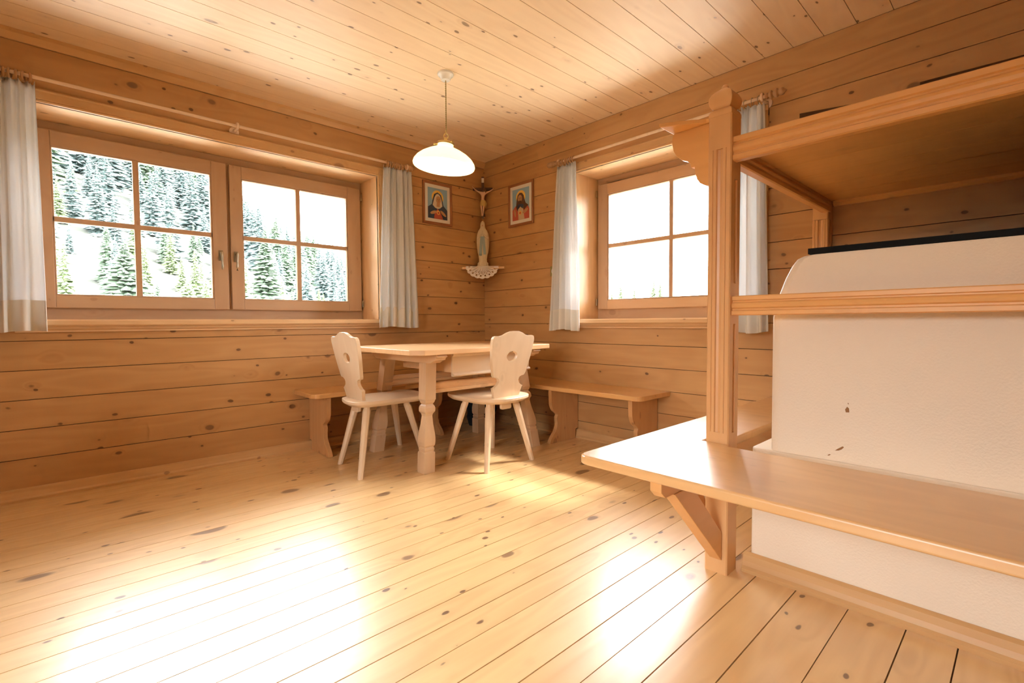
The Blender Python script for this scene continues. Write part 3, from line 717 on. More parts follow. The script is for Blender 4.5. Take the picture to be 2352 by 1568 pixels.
# ------------------------------------------------------------------ chairs
def chair(label, fn_xy, feet_w, tops_w, back_base, back_lean, seat_poly, mats, side):
    """seat_poly in world xy; fn(u, w, z): u across the back, w towards the front"""
    ctr = (sum(p[0] for p in feet_w)/4, sum(p[1] for p in feet_w)/4, 0)
    t = thing('carved_chair', label, 'chair', ctr, 'carved chairs at the dining table')
    zt = 0.422
    cxs = sum(p[0] for p in seat_poly)/len(seat_poly); cys = sum(p[1] for p in seat_poly)/len(seat_poly)
    sp_ = cat_rom(seat_poly, 5, True)
    def ring(s, z): return [(cxs+(x-cxs)*s, cys+(y-cys)*s, z) for x, y in sp_]
    b = MB(); b.loft([ring(0.90, zt-0.036), ring(0.985, zt-0.022), ring(1.0, zt-0.016), ring(1.0, zt-0.003), ring(0.99, zt)])
    b.build('seat', mats[0], t)
    for (fx, fy2), (tx, ty) in zip(feet_w, tops_w):
        rings = []
        for z, r in ((0, 0.0155), (0.36, 0.0225), (0.372, 0.019), (0.389, 0.019)):
            k = z/0.389; xx, yy = fx+(tx-fx)*k, fy2+(ty-fy2)*k
            rings.append([(xx+r*1.08*math.cos(PI/8+PI/4*i), yy+r*1.08*math.sin(PI/8+PI/4*i), z) for i in range(8)])
        b = MB(); b.loft(rings); b.build('leg', mats[1], t, bevel=0.001)
    # backrest outline (u, height above seat), right half then mirrored
    H = 0.418
    half = [(0.105, 0.0), (0.112, 0.030), (0.122, 0.060), (0.128, 0.066), (0.106, 0.076), (0.088, 0.092), (0.082, 0.108), (0.088, 0.124), (0.106, 0.134), (0.127, 0.136), (0.136, 0.150), (0.150, 0.205),
            (0.162, 0.255), (0.171, 0.310), (0.175, 0.350), (0.174, 0.372), (0.166, 0.386), (0.148, 0.390), (0.122, 0.388), (0.092, 0.394), (0.062, 0.408), (0.030, 0.417)]
    half = [(u*side, v) for u, v in half]
    outl = [(0.06*side, 0.0)] + [(u, v) for u, v in half] + [(0.0, H)] + [(-u, v) for u, v in half[::-1]] + [(-0.06*side, 0.0), (0.0, 0.0)]
    n = len(outl)
    hole = []
    hc = (0.0, 0.262)
    # hole parameterised with the same number of points as the outline (bridged ring)
    for (u, v) in outl:
        a = math.atan2((v-hc[1])*1.0, u)
        hole.append((0.045*math.cos(a), hc[1]+0.031*math.sin(a)))
    def P(u, v, d):
        bx_, by_ = back_base
        return fn_xy(u, (v/H)*back_lean + d, zt-0.004+v)
    th = 0.011
    b = MB()
    hole = [(0.045*math.cos(2*PI*k/28), hc[1]+0.031*math.sin(2*PI*k/28)) for k in range(28)]
    allp = outl+hole; m_ = len(hole)
    tris = tessellate_polygon([[Vector((u, v, 0)) for u, v in outl], [Vector((u, v, 0)) for u, v in hole]])
    vf = [P(u, v, th) for u, v in allp] + [P(u, v, -th) for u, v in allp]; K = len(allp)
    fs = [list(f) for f in tris] + [[K+i for i in reversed(f)] for f in tris]
    fs += [[(i+1) % n, i, K+i, K+(i+1) % n] for i in range(n)]
    fs += [[n+i, n+(i+1) % m_, K+n+(i+1) % m_, K+n+i] for i in range(m_)]
    b.add(vf, fs)
    b.build('backrest', mats[2], t, bevel=0.003)
    b = MB(); tn = round_poly([(-0.042, zt-0.034), (-0.042, zt-0.078), (0.042, zt-0.078), (0.042, zt-0.034)], [0, 0.012, 0.012, 0], 4)
    b.prism(tn, lambda u, v, a: fn_xy(u, a, v), -0.010, 0.010); b.build('tenon', mats[2], t, bevel=0.002)
    return t

# chair at the left end of the table, facing +x
c1b = (-1.585, -0.640)
chair('pale carved chair at the left end of the dining table below the wide window',
      lambda u, w_, z: (c1b[0]+w_, c1b[1]-u, z),
      [(-1.640, -0.515), (-1.690, -0.895), (-1.118, -0.355), (-1.110, -0.640)],
      [(-1.535, -0.545), (-1.565, -0.745), (-1.270, -0.540), (-1.290, -0.735)],
      c1b, -0.075,
      [(-1.640, -0.560), (-1.665, -0.680), (-1.645, -0.775), (-1.560, -0.812), (-1.38, -0.818), (-1.225, -0.815), (-1.150, -0.760), (-1.125, -0.640), (-1.130, -0.520), (-1.175, -0.464), (-1.28, -0.480), (-1.40, -0.475), (-1.52, -0.475), (-1.600, -0.505)],
      ('chair_x', 'chair_z', 'chair_z'), 1)
# chair on the near side, its back to the camera, facing +y
c2b = (-0.872, -1.232)
chair('pale carved chair with its back to the camera, in front of the table drawer',
      lambda u, w_, z: (c2b[0]+u, c2b[1]+w_, z),
      [(-1.100, -1.312), (-0.704, -1.298), (-1.088, -0.905), (-0.690, -0.892)],
      [(-0.985, -1.205), (-0.765, -1.205), (-0.985, -0.975), (-0.765, -0.975)],
      c2b, -0.085,
      [(-1.052, -1.200), (-1.062, -1.08), (-1.060, -0.96), (-1.045, -0.86), (-0.985, -0.790), (-0.850, -0.765), (-0.720, -0.790), (-0.665, -0.86), (-0.648, -0.96), (-0.645, -1.08), (-0.655, -1.200), (-0.715, -1.275), (-0.85, -1.312), (-0.985, -1.290)],
      ('chair_y', 'chair_z', 'chair_z'), 1)

# ------------------------------------------------------------------ pendant lamp
lp = thing('pendant_lamp', 'lit pendant lamp with opal glass shade hanging from the ceiling on twisted cord', 'lamp', (-1.211, -1.10, CZ))
lx, ly = -1.211, -1.10
b = MB(); b.lathe([(0.046, 0), (0.048, -0.006), (0.046, -0.012), (0.036, -0.018), (0.030, -0.030), (0.026, -0.040), (0.010, -0.042)], (lx, ly, CZ), 28)
b.build('ceiling_rose', 'porcelain', lp)
b = MB()
for ph in (0, PI):
    b.tube([(lx+0.0022*math.cos(ph+i*0.9), ly+0.0022*math.sin(ph+i*0.9), CZ-0.04-i*0.0036) for i in range(84)], 0.0026, 6)
b.build('cord', 'cord', lp)
tilt = Vector((0.030, -0.085, 1)).normalized()
top_c = Vector((lx-0.006, ly, 1.944))
def TL(r, z): return (r, z)
b = MB()
outer = [(0.046, 0.0), (0.047, -0.016), (0.052, -0.022), (0.075, -0.034), (0.105, -0.048), (0.140, -0.069), (0.165, -0.090), (0.179, -0.110), (0.183, -0.124), (0.181, -0.132)]
inner = [(r-0.004, z-0.003) for r, z in outer[::-1]]
# tilt the shade so that its right side hangs lower in the view
right = Vector((0.728, -0.685, 0))
axis = (Vector((0, 0, 1)) + right*0.085).normalized()
b.lathe(outer+inner, tuple(top_c), 48, tuple(axis), caps=False)
b.build('lamp_shade', 'shade', lp)
b = MB()
b.lathe([(0.006, 0.030), (0.008, 0.022), (0.022, 0.014), (0.040, 0.010), (0.050, 0.006), (0.051, 0.0), (0.050, -0.006), (0.048, -0.006), (0.048, 0.003), (0.02, 0.008)], tuple(top_c), 24, tuple(axis))
for i in range(3):
    a = i*2*PI/3+0.5; d = Vector((math.cos(a), math.sin(a), 0))
    b.tube([top_c+d*0.046+Vector((0, 0, -0.002)), top_c+d*0.066+Vector((0, 0, -0.004))], 0.003, 8)
    b.lathe([(0.006, 0), (0.006, 0.004)], tuple(top_c+d*0.066+Vector((0, 0, -0.004))), 8, tuple(d))
b.build('shade_holder', 'brass', lp)
b = MB()
b.torus((lx-0.003, ly, 1.992), 0.013, 0.0028, (0.7, 0.7, 0)); b.torus((lx-0.003, ly, 2.012), 0.010, 0.0026, (0.7, -0.7, 0))
b.tube([(lx-0.016, ly, 1.965), (lx-0.018, ly, 1.985), (lx-0.008, ly, 2.004), (lx+0.008, ly, 2.006), (lx+0.014, ly, 1.99), (lx+0.006, ly, 1.972)], 0.0028, 8)
b.build('hook', 'brass', lp)
b = MB(); b.lathe([(0.012, 0), (0.013, -0.02), (0.026, -0.045), (0.030, -0.065), (0.024, -0.085), (0.008, -0.094)], (lx-0.004, ly, 1.93), 20)
b.build('bulb', 'bulb', lp)

# ------------------------------------------------------------------ curtain rods
def finial(b, fn, p, dirn, c_d, c_z):
    prof = [(0.009, 0), (0.014, 0.004), (0.016, 0.012), (0.011, 0.018), (0.019, 0.026), (0.021, 0.034), (0.013, 0.042), (0.022, 0.052), (0.023, 0.062), (0.015, 0.070), (0.020, 0.080), (0.018, 0.092), (0.009, 0.100), (0.005, 0.106), (0.002, 0.108)]
    d = Vector(fn(dirn, 0, 0))-Vector(fn(0, 0, 0))
    b.lathe(prof, fn(p, c_d, c_z), 18, tuple(d))
def rod(label, fn, a0, a1, z, brackets, mat_rod, loc):
    t = thing('curtain_rod', label, 'curtain rod', loc)
    A = Vector(fn(a0, -0.08, z)); B = Vector(fn(a1, -0.08, z))
    b = MB(); b.tube([A, (A+B)/2, B], 0.0095, 14); b.build('pole', 'rod', t)
    b = MB(); finial(b, fn, a1, 1, -0.08, z); b.build('finial', 'ring', t)
    b = MB(); finial(b, fn, a0, -1, -0.08, z); b.build('finial', 'ring', t)
    for p in brackets:
        d = Vector(fn(0, -1, 0))-Vector(fn(0, 0, 0))
        b = MB(); b.lathe([(0.028, 0.0005), (0.028, 0.007), (0.012, 0.014), (0.009, 0.03), (0.009, 0.07)], fn(p, 0, z-0.012), 16, tuple(d))
        b.torus(fn(p, -0.08, z), 0.0160, 0.0080, tuple(Vector(fn(1, 0, 0))-Vector(fn(0, 0, 0))))
        b.build('bracket', 'rod', t)
    return t
RL = lambda a, d, z: (a, d, z)
RR = lambda a, d, z: (d, a, z)
rod('long curtain rod above the wide double window', RL, -3.30, -0.90, 2.119, (-2.064, -0.86, -3.27), 'rod', (-2.06, -0.08, 2.119))
rod('shorter curtain rod above the single right window', RR, -2.475, -0.975, 2.108, (-0.99, -2.46), 'rod', (-0.08, -1.73, 2.108))

# ------------------------------------------------------------------ curtains
def curtain(label, fn, t0, t1, b0, b1, zb, zt, folds, seed, rings, loc, rz, ring_mat='ring', thin=False, amp=0.020):
    t = thing('curtain', label, 'curtain', loc, 'white window curtains')
    R = random.Random(seed); ph = [R.random()*6.28 for _ in range(6)]
    U, V = 96, 40
    def pt(i, k, off=0.0):
        u = i/U; v = k/V           # v: 0 top .. 1 bottom
        uu = u + 0.030*math.sin(6.28*u*2+ph[0])*(1-v*0.5) + 0.012*math.sin(6.28*u*5+ph[1])
        uu = min(1, max(0, uu)) if 0 < i < U else u
        sp_ = 1/(1+math.exp(-(v-0.12)*26))      # falls full below the gathered heading
        a = (t0+(t1-t0)*uu)*(1-v**0.8)+(b0+(b1-b0)*uu)*v**0.8
        f = folds*(1+0.0*v)
        wave = math.sin(6.28*f*u+ph[2]+0.5*math.sin(6.28*u*1.3+ph[3])+0.35*math.sin(v*3+ph[5]))
        wave2 = math.sin(6.28*f*2.3*u+ph[4])
        d = -0.075 - 0.024*v + amp*wave*(0.45+0.75*v) + 0.007*wave2*(1.2-v)
        if v < 0.10: d += 0.006*math.sin(6.28*f*2.0*u+ph[1])*(1-v/0.10)
        z = zt-(zt-zb)*v
        if k == 0: z += 0.008*math.sin(6.28*f*2*u+ph[3])
        z += (0.007*math.sin(6.28*1.0*u+ph[0]))*v
        return fn(a, d-off, z)
    b = MB(); b.loft([[pt(i, k) for i in range(U+1)] for k in range(V+1)], 0, False, False, True)
    o = b.build('curtain_panel', 'curtain', t); 
    md = o.modifiers.new('thickness', 'SOLIDIFY'); md.thickness = 0.0008
    k0 = int(V*0.885)
    b = MB(); b.loft([[pt(i, k, 0.0022 if k > k0 else 0.0012) for i in range(U+1)] for k in range(k0, V+1)], 0, False, False, True)
    b.build('hem', 'hem', t)
    for p in rings:
        ax = Vector(fn(1, 0, 0))-Vector(fn(0, 0, 0)); d0 = Vector(fn(0, 1, 0))-Vector(fn(0, 0, 0))
        ax = (ax + d0*0.25*(R.random()-0.5)*2).normalized()
        b = MB()
        if thin: b.torus(fn(p, -0.08, rz-0.010), 0.0225, 0.0018, tuple(ax), 20, 6)
        else: b.torus(fn(p, -0.08, rz-0.010), 0.0205, 0.0056, tuple(ax), 20, 8)
        b.build('curtain_ring', ring_mat, t)
    return t
def fr(a, b_, n): return [a+(b_-a)*i/(n-1) for i in range(n)]
curtain('white linen curtain at the left edge of the wide window, nearest the camera', RL, -3.26, -2.968, -3.30, -2.960, 0.856, 2.088, 5, 11, fr(-3.15, -2.985, 8), (-3.12, -0.08, 2.10), 2.119)
curtain('white linen curtain at the right end of the wide window beside the lamp', RL, -1.062, -0.815, -1.135, -0.790, 0.856, 2.092, 5, 23, fr(-1.040, -0.915, 9), (-0.95, -0.08, 2.10), 2.119)
curtain('white linen curtain at the corner side of the right window', RR, -1.150, -0.965, -1.212, -0.920, 0.828, 2.075, 5, 37, fr(-1.135, -0.99, 7), (-0.08, -1.06, 2.10), 2.108)
curtain('white linen curtain half hidden behind the tall bunk post', RR, -2.470, -2.290, -2.508, -2.270, 0.826, 2.078, 4, 41, fr(-2.445, -2.30, 5), (-0.08, -2.39, 2.10), 2.108, 'nickel', True)

# ------------------------------------------------------------------ pictures
def ell(cx, cy, rx, ry, n=28, rot=0):
    return [(cx+rx*math.cos(2*PI*i/n)*math.cos(rot)-ry*math.sin(2*PI*i/n)*math.sin(rot), cy+rx*math.cos(2*PI*i/n)*math.sin(rot)+ry*math.sin(2*PI*i/n)*math.cos(rot)) for i in range(n)]
def picture(label, fn, a0, a1, z0, z1, layers, loc, mats):
    t = thing('framed_picture', label, 'picture', loc)
    fwid = 0.022
    b = MB()
    prof = [(0, 0.001), (0, 0.014), (0.006, 0.017), (0.016, 0.013), (fwid, 0.010), (fwid, 0.001)]
    cs = [(a0, z0), (a1, z0), (a1, z1), (a0, z1)]; cc = ((a0+a1)/2, (z0+z1)/2)
    rings = []
    for (pa, pz) in cs:
        sa = 1 if cc[0] > pa else -1; sz = 1 if cc[1] > pz else -1
        rings.append([fn(pa+sa*i, -d, pz+sz*i) for i, d in prof])
    rings.append(rings[0]); b.loft(rings, 0, True, False)
    b.build('frame', 'frame_dark', t, bevel=0.001)
    b = MB(); ins = fwid-0.002
    A = fn(a0+ins, -0.003, z0+ins); B = fn(a1-ins, -0.0075, z1-ins); b.box(A[0], B[0], A[1], B[1], A[2], B[2])
    b.build('mount', 'paper', t)
    b = MB(); iw = 0.050; u0, u1, v0, v1 = a0+iw, a1-iw, z0+iw, z1-iw
    for q, (mi, poly) in enumerate(layers):
        P = [(u0+(u1-u0)*min(1, max(0, x)), v0+(v1-v0)*min(1, max(0, y_))) for x, y_ in poly]
        b.prism(P, lambda u, v, a: fn(u, a, v), -0.0075, -0.0080-0.00022*q, mi)
    b.build('print', mats, t)
    return t
full = [(0, 0), (1, 0), (1, 1), (0, 1)]
pm = ['p_sky', 'p_halo', 'p_navy', 'p_veil', 'p_skin', 'p_red', 'p_brown', 'p_cream']
L1 = [(0, full), (1, ell(0.50, 0.70, 0.30, 0.24)), (2, [(0.0, 0.0), (0.0, 0.36), (0.20, 0.46), (0.24, 0.62), (0.32, 0.80), (0.50, 0.875), (0.68, 0.80), (0.76, 0.60), (0.80, 0.46), (1.0, 0.32), (1.0, 0.0)]),
      (3, [(0.24, 0.44), (0.34, 0.70), (0.42, 0.80), (0.52, 0.83), (0.62, 0.78), (0.70, 0.64), (0.74, 0.44), (0.62, 0.36), (0.50, 0.33), (0.36, 0.36)]),
      (4, ell(0.54, 0.63, 0.125, 0.125, rot=0.2)), (4, [(0.44, 0.40), (0.60, 0.40), (0.62, 0.55), (0.46, 0.55)]),
      (5, [(0.30, 0.0), (0.34, 0.20), (0.50, 0.33), (0.66, 0.20), (0.78, 0.0)]),
      (4, ell(0.28, 0.20, 0.17, 0.05, rot=0.25)), (4, ell(0.78, 0.20, 0.17, 0.05, rot=-0.5)),
      (1, ell(0.53, 0.21, 0.085, 0.07)), (5, ell(0.53, 0.205, 0.055, 0.045)),
      (6, ell(0.505, 0.645, 0.022, 0.008)), (6, ell(0.59, 0.655, 0.022, 0.008)), (5, ell(0.555, 0.572, 0.026, 0.009)), (6, [(0.55, 0.60), (0.565, 0.60), (0.56, 0.64)])]
L2 = [(0, full), (1, ell(0.50, 0.73, 0.28, 0.21)),
      (5, [(0.0, 0.0), (0.0, 0.34), (0.18, 0.46), (0.40, 0.50), (0.70, 0.52), (0.92, 0.42), (1.0, 0.30), (1.0, 0.0)]),
      (6, [(0.22, 0.42), (0.26, 0.66), (0.32, 0.80), (0.44, 0.87), (0.58, 0.85), (0.68, 0.76), (0.74, 0.60), (0.80, 0.50), (0.96, 0.42), (0.70, 0.30), (0.30, 0.30)]),
      (4, ell(0.46, 0.68, 0.125, 0.120, rot=-0.1)), (6, ell(0.45, 0.565, 0.10, 0.055)), (7, [(0.36, 0.0), (0.34, 0.34), (0.50, 0.43), (0.66, 0.34), (0.72, 0.0)]),
      (2, [(0.30, 0.30), (0.46, 0.44), (0.62, 0.34), (0.70, 0.44), (0.60, 0.50), (0.34, 0.50)]),
      (4, ell(0.78, 0.25, 0.17, 0.05, rot=0.3)), (4, ell(0.16, 0.24, 0.05, 0.13, rot=0.2)), (1, ell(0.47, 0.22, 0.08, 0.065)), (5, ell(0.47, 0.215, 0.05, 0.042)),
      (6, ell(0.41, 0.70, 0.024, 0.008)), (6, ell(0.51, 0.70, 0.024, 0.008)), (6, [(0.45, 0.64), (0.47, 0.64), (0.46, 0.69)])]
picture('framed print of a veiled haloed woman in dark blue, left of the crucifix', RL, -0.668, -0.370, 1.722, 2.078, L1, (-0.52, 0, 1.72), pm)
picture('framed print of a bearded haloed man in red, right of the crucifix', lambda a, d, z: (d, a, z), -0.345, -0.647, 1.712, 2.074, L2, (0, -0.50, 1.71), pm) if False else None
def pic_right():
    # mirrored axis: print x runs towards -y so that it reads the right way round
    f = lambda a, d, z: (d, -a, z)
    picture('framed print of a bearded haloed man in red, right of the crucifix', f, 0.345, 0.647, 1.712, 2.074, L2, (0, -0.50, 1.71), pm)
pic_right()

# ------------------------------------------------------------------ corner shelf, lace, statue, crucifix
dg = Vector((-1, -1, 0)).normalized(); sd = Vector((1, -1, 0)).normalized()   # towards the room; to the right in view
def CF(s, d, z, base=(0, 0)):      # s to the right, d into the room along the corner diagonal
    p = Vector((base[0], base[1], 0)) + sd*s + dg*d
    return (p.x, p.y, z)
b = MB(); b.prism([(-0.001, -0.001), (-0.275, -0.001), (-0.275, -0.02), (-0.02, -0.295), (-0.001, -0.295)], XY, 1.362, 1.384)
sh = b.build('corner_shelf', 'trim_x', bevel=0.003); tag(sh, 'small triangular wooden shelf fixed in the room corner under the statue', 'shelf')
# lace doily: a flat part on the shelf and a fan hanging over its front edge
b = MB(); nA, nR = 54, 8; cz = 1.3862
D0 = 0.2200
def lp_(i, j):
    a = PI+PI*i/nA; r = 0.03+0.97*j/nR
    sc = 1+0.06*abs(math.sin(i*PI/6)) if j == nR else 1
    return CF(0.140*r*sc*math.cos(a), D0+0.004*math.sin(i*1.1), cz+0.105*r*sc*math.sin(a))
vs = [lp_(i, j) for i in range(nA+1) for j in range(nR+1)]; fs = []
for i in range(nA):
    for j in range(nR):
        hole_ = (j in (3, 4) and i % 3 == 1) or (j == 5 and i % 6 == 4) or (j == 6 and i % 6 in (0, 1)) or (j == 2 and i % 6 == 2)
        if not hole_: fs.append([i*(nR+1)+j, (i+1)*(nR+1)+j, (i+1)*(nR+1)+j+1, i*(nR+1)+j+1])
b.add(vs, fs)
b.box(0, 0, 0, 0, 0, 0) if False else None
p4 = [CF(-0.150, D0, cz), CF(0.150, D0, cz), CF(0.06, 0.10, cz), CF(-0.06, 0.10, cz)]
b.add(p4, [(0, 1, 2, 3)])
o = b.build('lace_doily', 'lace'); tag(o, 'white lace doily hanging in a fan over the edge of the corner shelf', 'doily')
md = o.modifiers.new('thickness', 'SOLIDIFY'); md.thickness = 0.0016; md.offset = 1

stt = thing('praying_statue', 'cream robed praying figurine with pale blue sash standing on the corner shelf', 'statue', CF(0, 0.135, 1.387))
bc = Vector(CF(0, 0.135, 1.387))
def body_ring(z, rx, ry, n=36, fold=0.0, ph=0.0, dy=0.0):
    return [tuple(bc + sd*(rx*math.cos(a)*(1+fold*math.sin(9*a+ph))) + dg*(ry*math.sin(a)*(1+fold*math.sin(9*a+ph))+dy) + Vector((0, 0, z))) for a in [2*PI*i/n for i in range(n)]]
b = MB()
b.loft([body_ring(z, rx, ry, fold=f, ph=z*8) for z, rx, ry, f in ((0, .050, .040, 0), (0.012, .051, .041, 0), (0.02, .046, .036, .06), (0.035, .044, .034, .12), (0.045, .036, .03, .05))], 0, True, True, True)
b.build('rocky_base', 'robe', stt)
b = MB()
b.loft([body_ring(z, rx, ry, fold=f, ph=z*6, dy=dy) for z, rx, ry, f, dy in (
    (0.040, .036, .030, .06, 0), (0.07, .034, .028, .06, 0), (0.11, .040, .030, .05, 0), (0.13, .046, .031, .05, 0), (0.17, .052, .033, .035, 0), (0.22, .056, .035, .03, 0), (0.26, .056, .036, .02, 0),
    (0.30, .050, .035, .02, 0), (0.325, .040, .031, .01, 0), (0.342, .027, .026, 0, 0.002), (0.355, .0215, .0235, 0, 0.003), (0.375, .0215, .024, 0, 0.003), (0.395, .018, .020, 0, 0.002), (0.408, .010, .011, 0, 0), (0.413, .003, .003, 0, 0))], 0, True, True, True)
b.build('robe', 'robe', stt)
b = MB()
b.loft([[tuple(bc+sd*(0.013*math.cos(a))+dg*(0.014+0.0135*math.sin(a)*1.0)+Vector((0, 0, 0.368+0.0185*c_))) for a in [2*PI*i/16 for i in range(16)]] if False else
        [tuple(bc+sd*(0.0145*s_*math.cos(a))+dg*(0.013+0.015*s_*math.sin(a))+Vector((0, 0, 0.367+0.018*c_))) for a in [2*PI*i/16 for i in range(16)]] for s_, c_ in [(max(0.02, math.sin(PI*k/10)), -math.cos(PI*k/10)) for k in range(11)]], 0, True, True, True)
b.tube([bc+dg*0.0275+Vector((0, 0, 0.371)), bc+dg*0.030+Vector((0, 0, 0.364))], [0.0018, 0.0028], 6)
b.build('face', 'corpus', stt)
b = MB()
for s_ in (-1, 1):     # forearms and palms pressed together
    b.tube([bc+sd*(0.044*s_)+dg*0.018+Vector((0, 0, 0.262)), bc+sd*(0.026*s_)+dg*0.034+Vector((0, 0, 0.268)), bc+sd*(0.008*s_)+dg*0.044+Vector((0, 0, 0.290))], [0.013, 0.0105, 0.0065], 10)
    b.tube([bc+sd*(0.0042*s_)+dg*0.044+Vector((0, 0, 0.288)), bc+sd*(0.004*s_)+dg*0.045+Vector((0, 0, 0.305)), bc+sd*(0.0022*s_)+dg*0.042+Vector((0, 0, 0.322))], [0.0052, 0.0048, 0.0022], 8)
b.build('folded_hands', 'robe', stt)
b = MB()
b.loft([[tuple(bc+sd*x+dg*y_+Vector((0, 0, z))) for x, y_ in ((-w_-sp2, d0), (-sp2+w_*0.2, d0+0.004), (-sp2+w_*0.2, d0-0.004), (-w_-sp2, d0-0.006))] for z, w_, sp2, d0 in ((0.10, .019, .012, .031), (0.17, .020, .007, .037), (0.24, .019, .002, .040), (0.268, .016, .000, .041))], 0)
b.loft([[tuple(bc+sd*x+dg*y_+Vector((0, 0, z))) for x, y_ in ((w_+sp2, d0), (sp2-w_*0.2, d0+0.004), (sp2-w_*0.2, d0-0.004), (w_+sp2, d0-0.006))] for z, w_, sp2, d0 in ((0.11, .019, .012, .031), (0.17, .020, .007, .037), (0.24, .019, .002, .040), (0.268, .016, .000, .041))], 0)
b.build('sash_ribbon', 'sash_blue', stt)

cf = thing('crucifix', 'dark wooden crucifix with pale carved figure hanging in the room corner', 'crucifix', CF(0, 0.10, 1.82))
def C3(s, d, z): return Vector(CF(s, d, z))
def slabC(b, s0, s1, z0, z1, d0, d1):
    v = [CF(s, d, z) for s in (s0, s1) for z in (z0, z1) for d in (d0, d1)]
    b.add(v, [(0,1,3,2), (4,6,7,5), (0,4,5,1), (2,3,7,6), (0,2,6,4), (1,5,7,3)])
b = MB(); slabC(b, -0.012, 0.012, 1.830, 2.205, 0.075, 0.090); slabC(b, -0.130, 0.130, 2.082, 2.108, 0.0755, 0.0895)
b.lathe([(0.013, 0), (0.013, 0.014)], CF(-0.131, 0.0825, 2.095), 10, tuple(-sd)); b.lathe([(0.013, 0), (0.013, 0.014)], CF(0.131, 0.0825, 2.095), 10, tuple(sd))
b.build('cross', 'cross', cf, bevel=0.002)
# top of the cross resting against the two walls
b = MB(); slabC(b, -0.030, 0.030, 2.060, 2.075, 0.045, 0.075); b.build('spacer', 'cross', cf); b = MB(); slabC(b, -0.016, 0.016, 1.86, 1.875, 0.025, 0.075); b.build('spacer', 'cross', cf)
b = MB(); slabC(b, -0.011, 0.011, 2.152, 2.192, 0.090, 0.094); b.build('title_plate', 'paper', cf)
def skin_body(name, verts, edges, radii, mat, parent, root=0):
    me = bpy.data.meshes.new(name); me.from_pydata([tuple(v) for v in verts], edges, []); me.materials.append(M[mat])
    o = bpy.data.objects.new(name, me); COL.objects.link(o)
    o.parent = parent; o.matrix_parent_inverse = inv_of(parent)
    sm = o.modifiers.new('skin', 'SKIN'); sm.use_smooth_shade = True
    sv = me.skin_vertices[0].data if me.skin_vertices else None
    if sv is None:
        bpy.context.view_layer.objects.active = o
        bm = bmesh.new(); bm.from_mesh(me); bm.verts.layers.skin.verify(); bm.to_mesh(me); bm.free(); sv = me.skin_vertices[0].data
    for i, r in enumerate(radii): sv[i].radius = (r, r) if not isinstance(r, tuple) else r
    sv[root].use_root = True
    ss = o.modifiers.new('sub', 'SUBSURF'); ss.levels = 1; ss.render_levels = 2
    return o
D = 0.103
V = [C3(0.000, D, 1.975), C3(0.001, D+0.004, 2.012), C3(0.004, D+0.006, 2.045), C3(0.008, D+0.006, 2.066), C3(0.014, D+0.012, 2.075),
     C3(-0.026, D+0.002, 2.060), C3(-0.058, D-0.004, 2.080), C3(-0.088, D-0.010, 2.108), C3(-0.097, D-0.011, 2.120),
     C3(0.036, D+0.002, 2.058), C3(0.068, D-0.004, 2.074), C3(0.098, D-0.010, 2.096), C3(0.108, D-0.011, 2.106),
     C3(-0.014, D+0.004, 1.962), C3(-0.012, D+0.014, 1.915), C3(-0.009, D, 1.868), C3(-0.008, D+0.008, 1.848),
     C3(0.012, D+0.004, 1.960), C3(0.006, D+0.014, 1.915), C3(0.001, D, 1.868), C3(-0.002, D+0.009, 1.848)]
E = [(0,1), (1,2), (2,3), (3,4), (2,5), (5,6), (6,7), (7,8), (2,9), (9,10), (10,11), (11,12), (0,13), (13,14), (14,15), (15,16), (0,17), (17,18), (18,19), (19,20)]
Rr = [0.016, 0.0145, 0.0185, 0.007, 0.009, 0.0085, 0.0062, 0.0045, 0.0045, 0.0085, 0.0062, 0.0045, 0.0045, 0.0105, 0.0085, 0.0055, 0.0045, 0.0105, 0.0085, 0.0055, 0.0045]
fig = skin_body('carved_figure', V, E, Rr, 'corpus', cf)
b = MB()
hc_ = C3(0.016, D+0.013, 2.082)
b.loft([[tuple(hc_+sd*(0.0125*s_*math.cos(a))+dg*(0.0135*s_*math.sin(a))+Vector((0, 0, 0.016*c_))) for a in [2*PI*i/14 for i in range(14)]] for s_, c_ in [(max(0.02, math.sin(PI*k/8)), -math.cos(PI*k/8)) for k in range(9)]], 0, True, True, True)
b.tube([hc_+sd*0.009, hc_+sd*0.012+Vector((0, 0, -0.018)), hc_+sd*0.011+Vector((0, 0, -0.028))], [0.006, 0.005, 0.003], 8)
b.tube([hc_-sd*0.009, hc_-sd*0.010+Vector((0, 0, -0.018)), hc_-sd*0.010+Vector((0, 0, -0.028))], [0.006, 0.005, 0.003], 8)
b.build('hair', 'hair', fig)
b = MB()
b.loft([[tuple(C3(cx_+rx*math.cos(a), D+0.003+ry*math.sin(a), z)) for a in [2*PI*i/16 for i in range(16)]] for z, rx, ry, cx_ in ((1.938, 0.022, 0.019, -0.001), (1.955, 0.025, 0.020, 0), (1.985, 0.0205, 0.018, 0.001), (1.990, 0.018, 0.016, 0.001))], 0, True, True, True)
b.tube([C3(0.020, D+0.006, 1.985), C3(0.030, D+0.004, 1.960), C3(0.026, D+0.002, 1.925)], [0.006, 0.007, 0.003], 8)
b.build('loincloth', 'loin', fig)

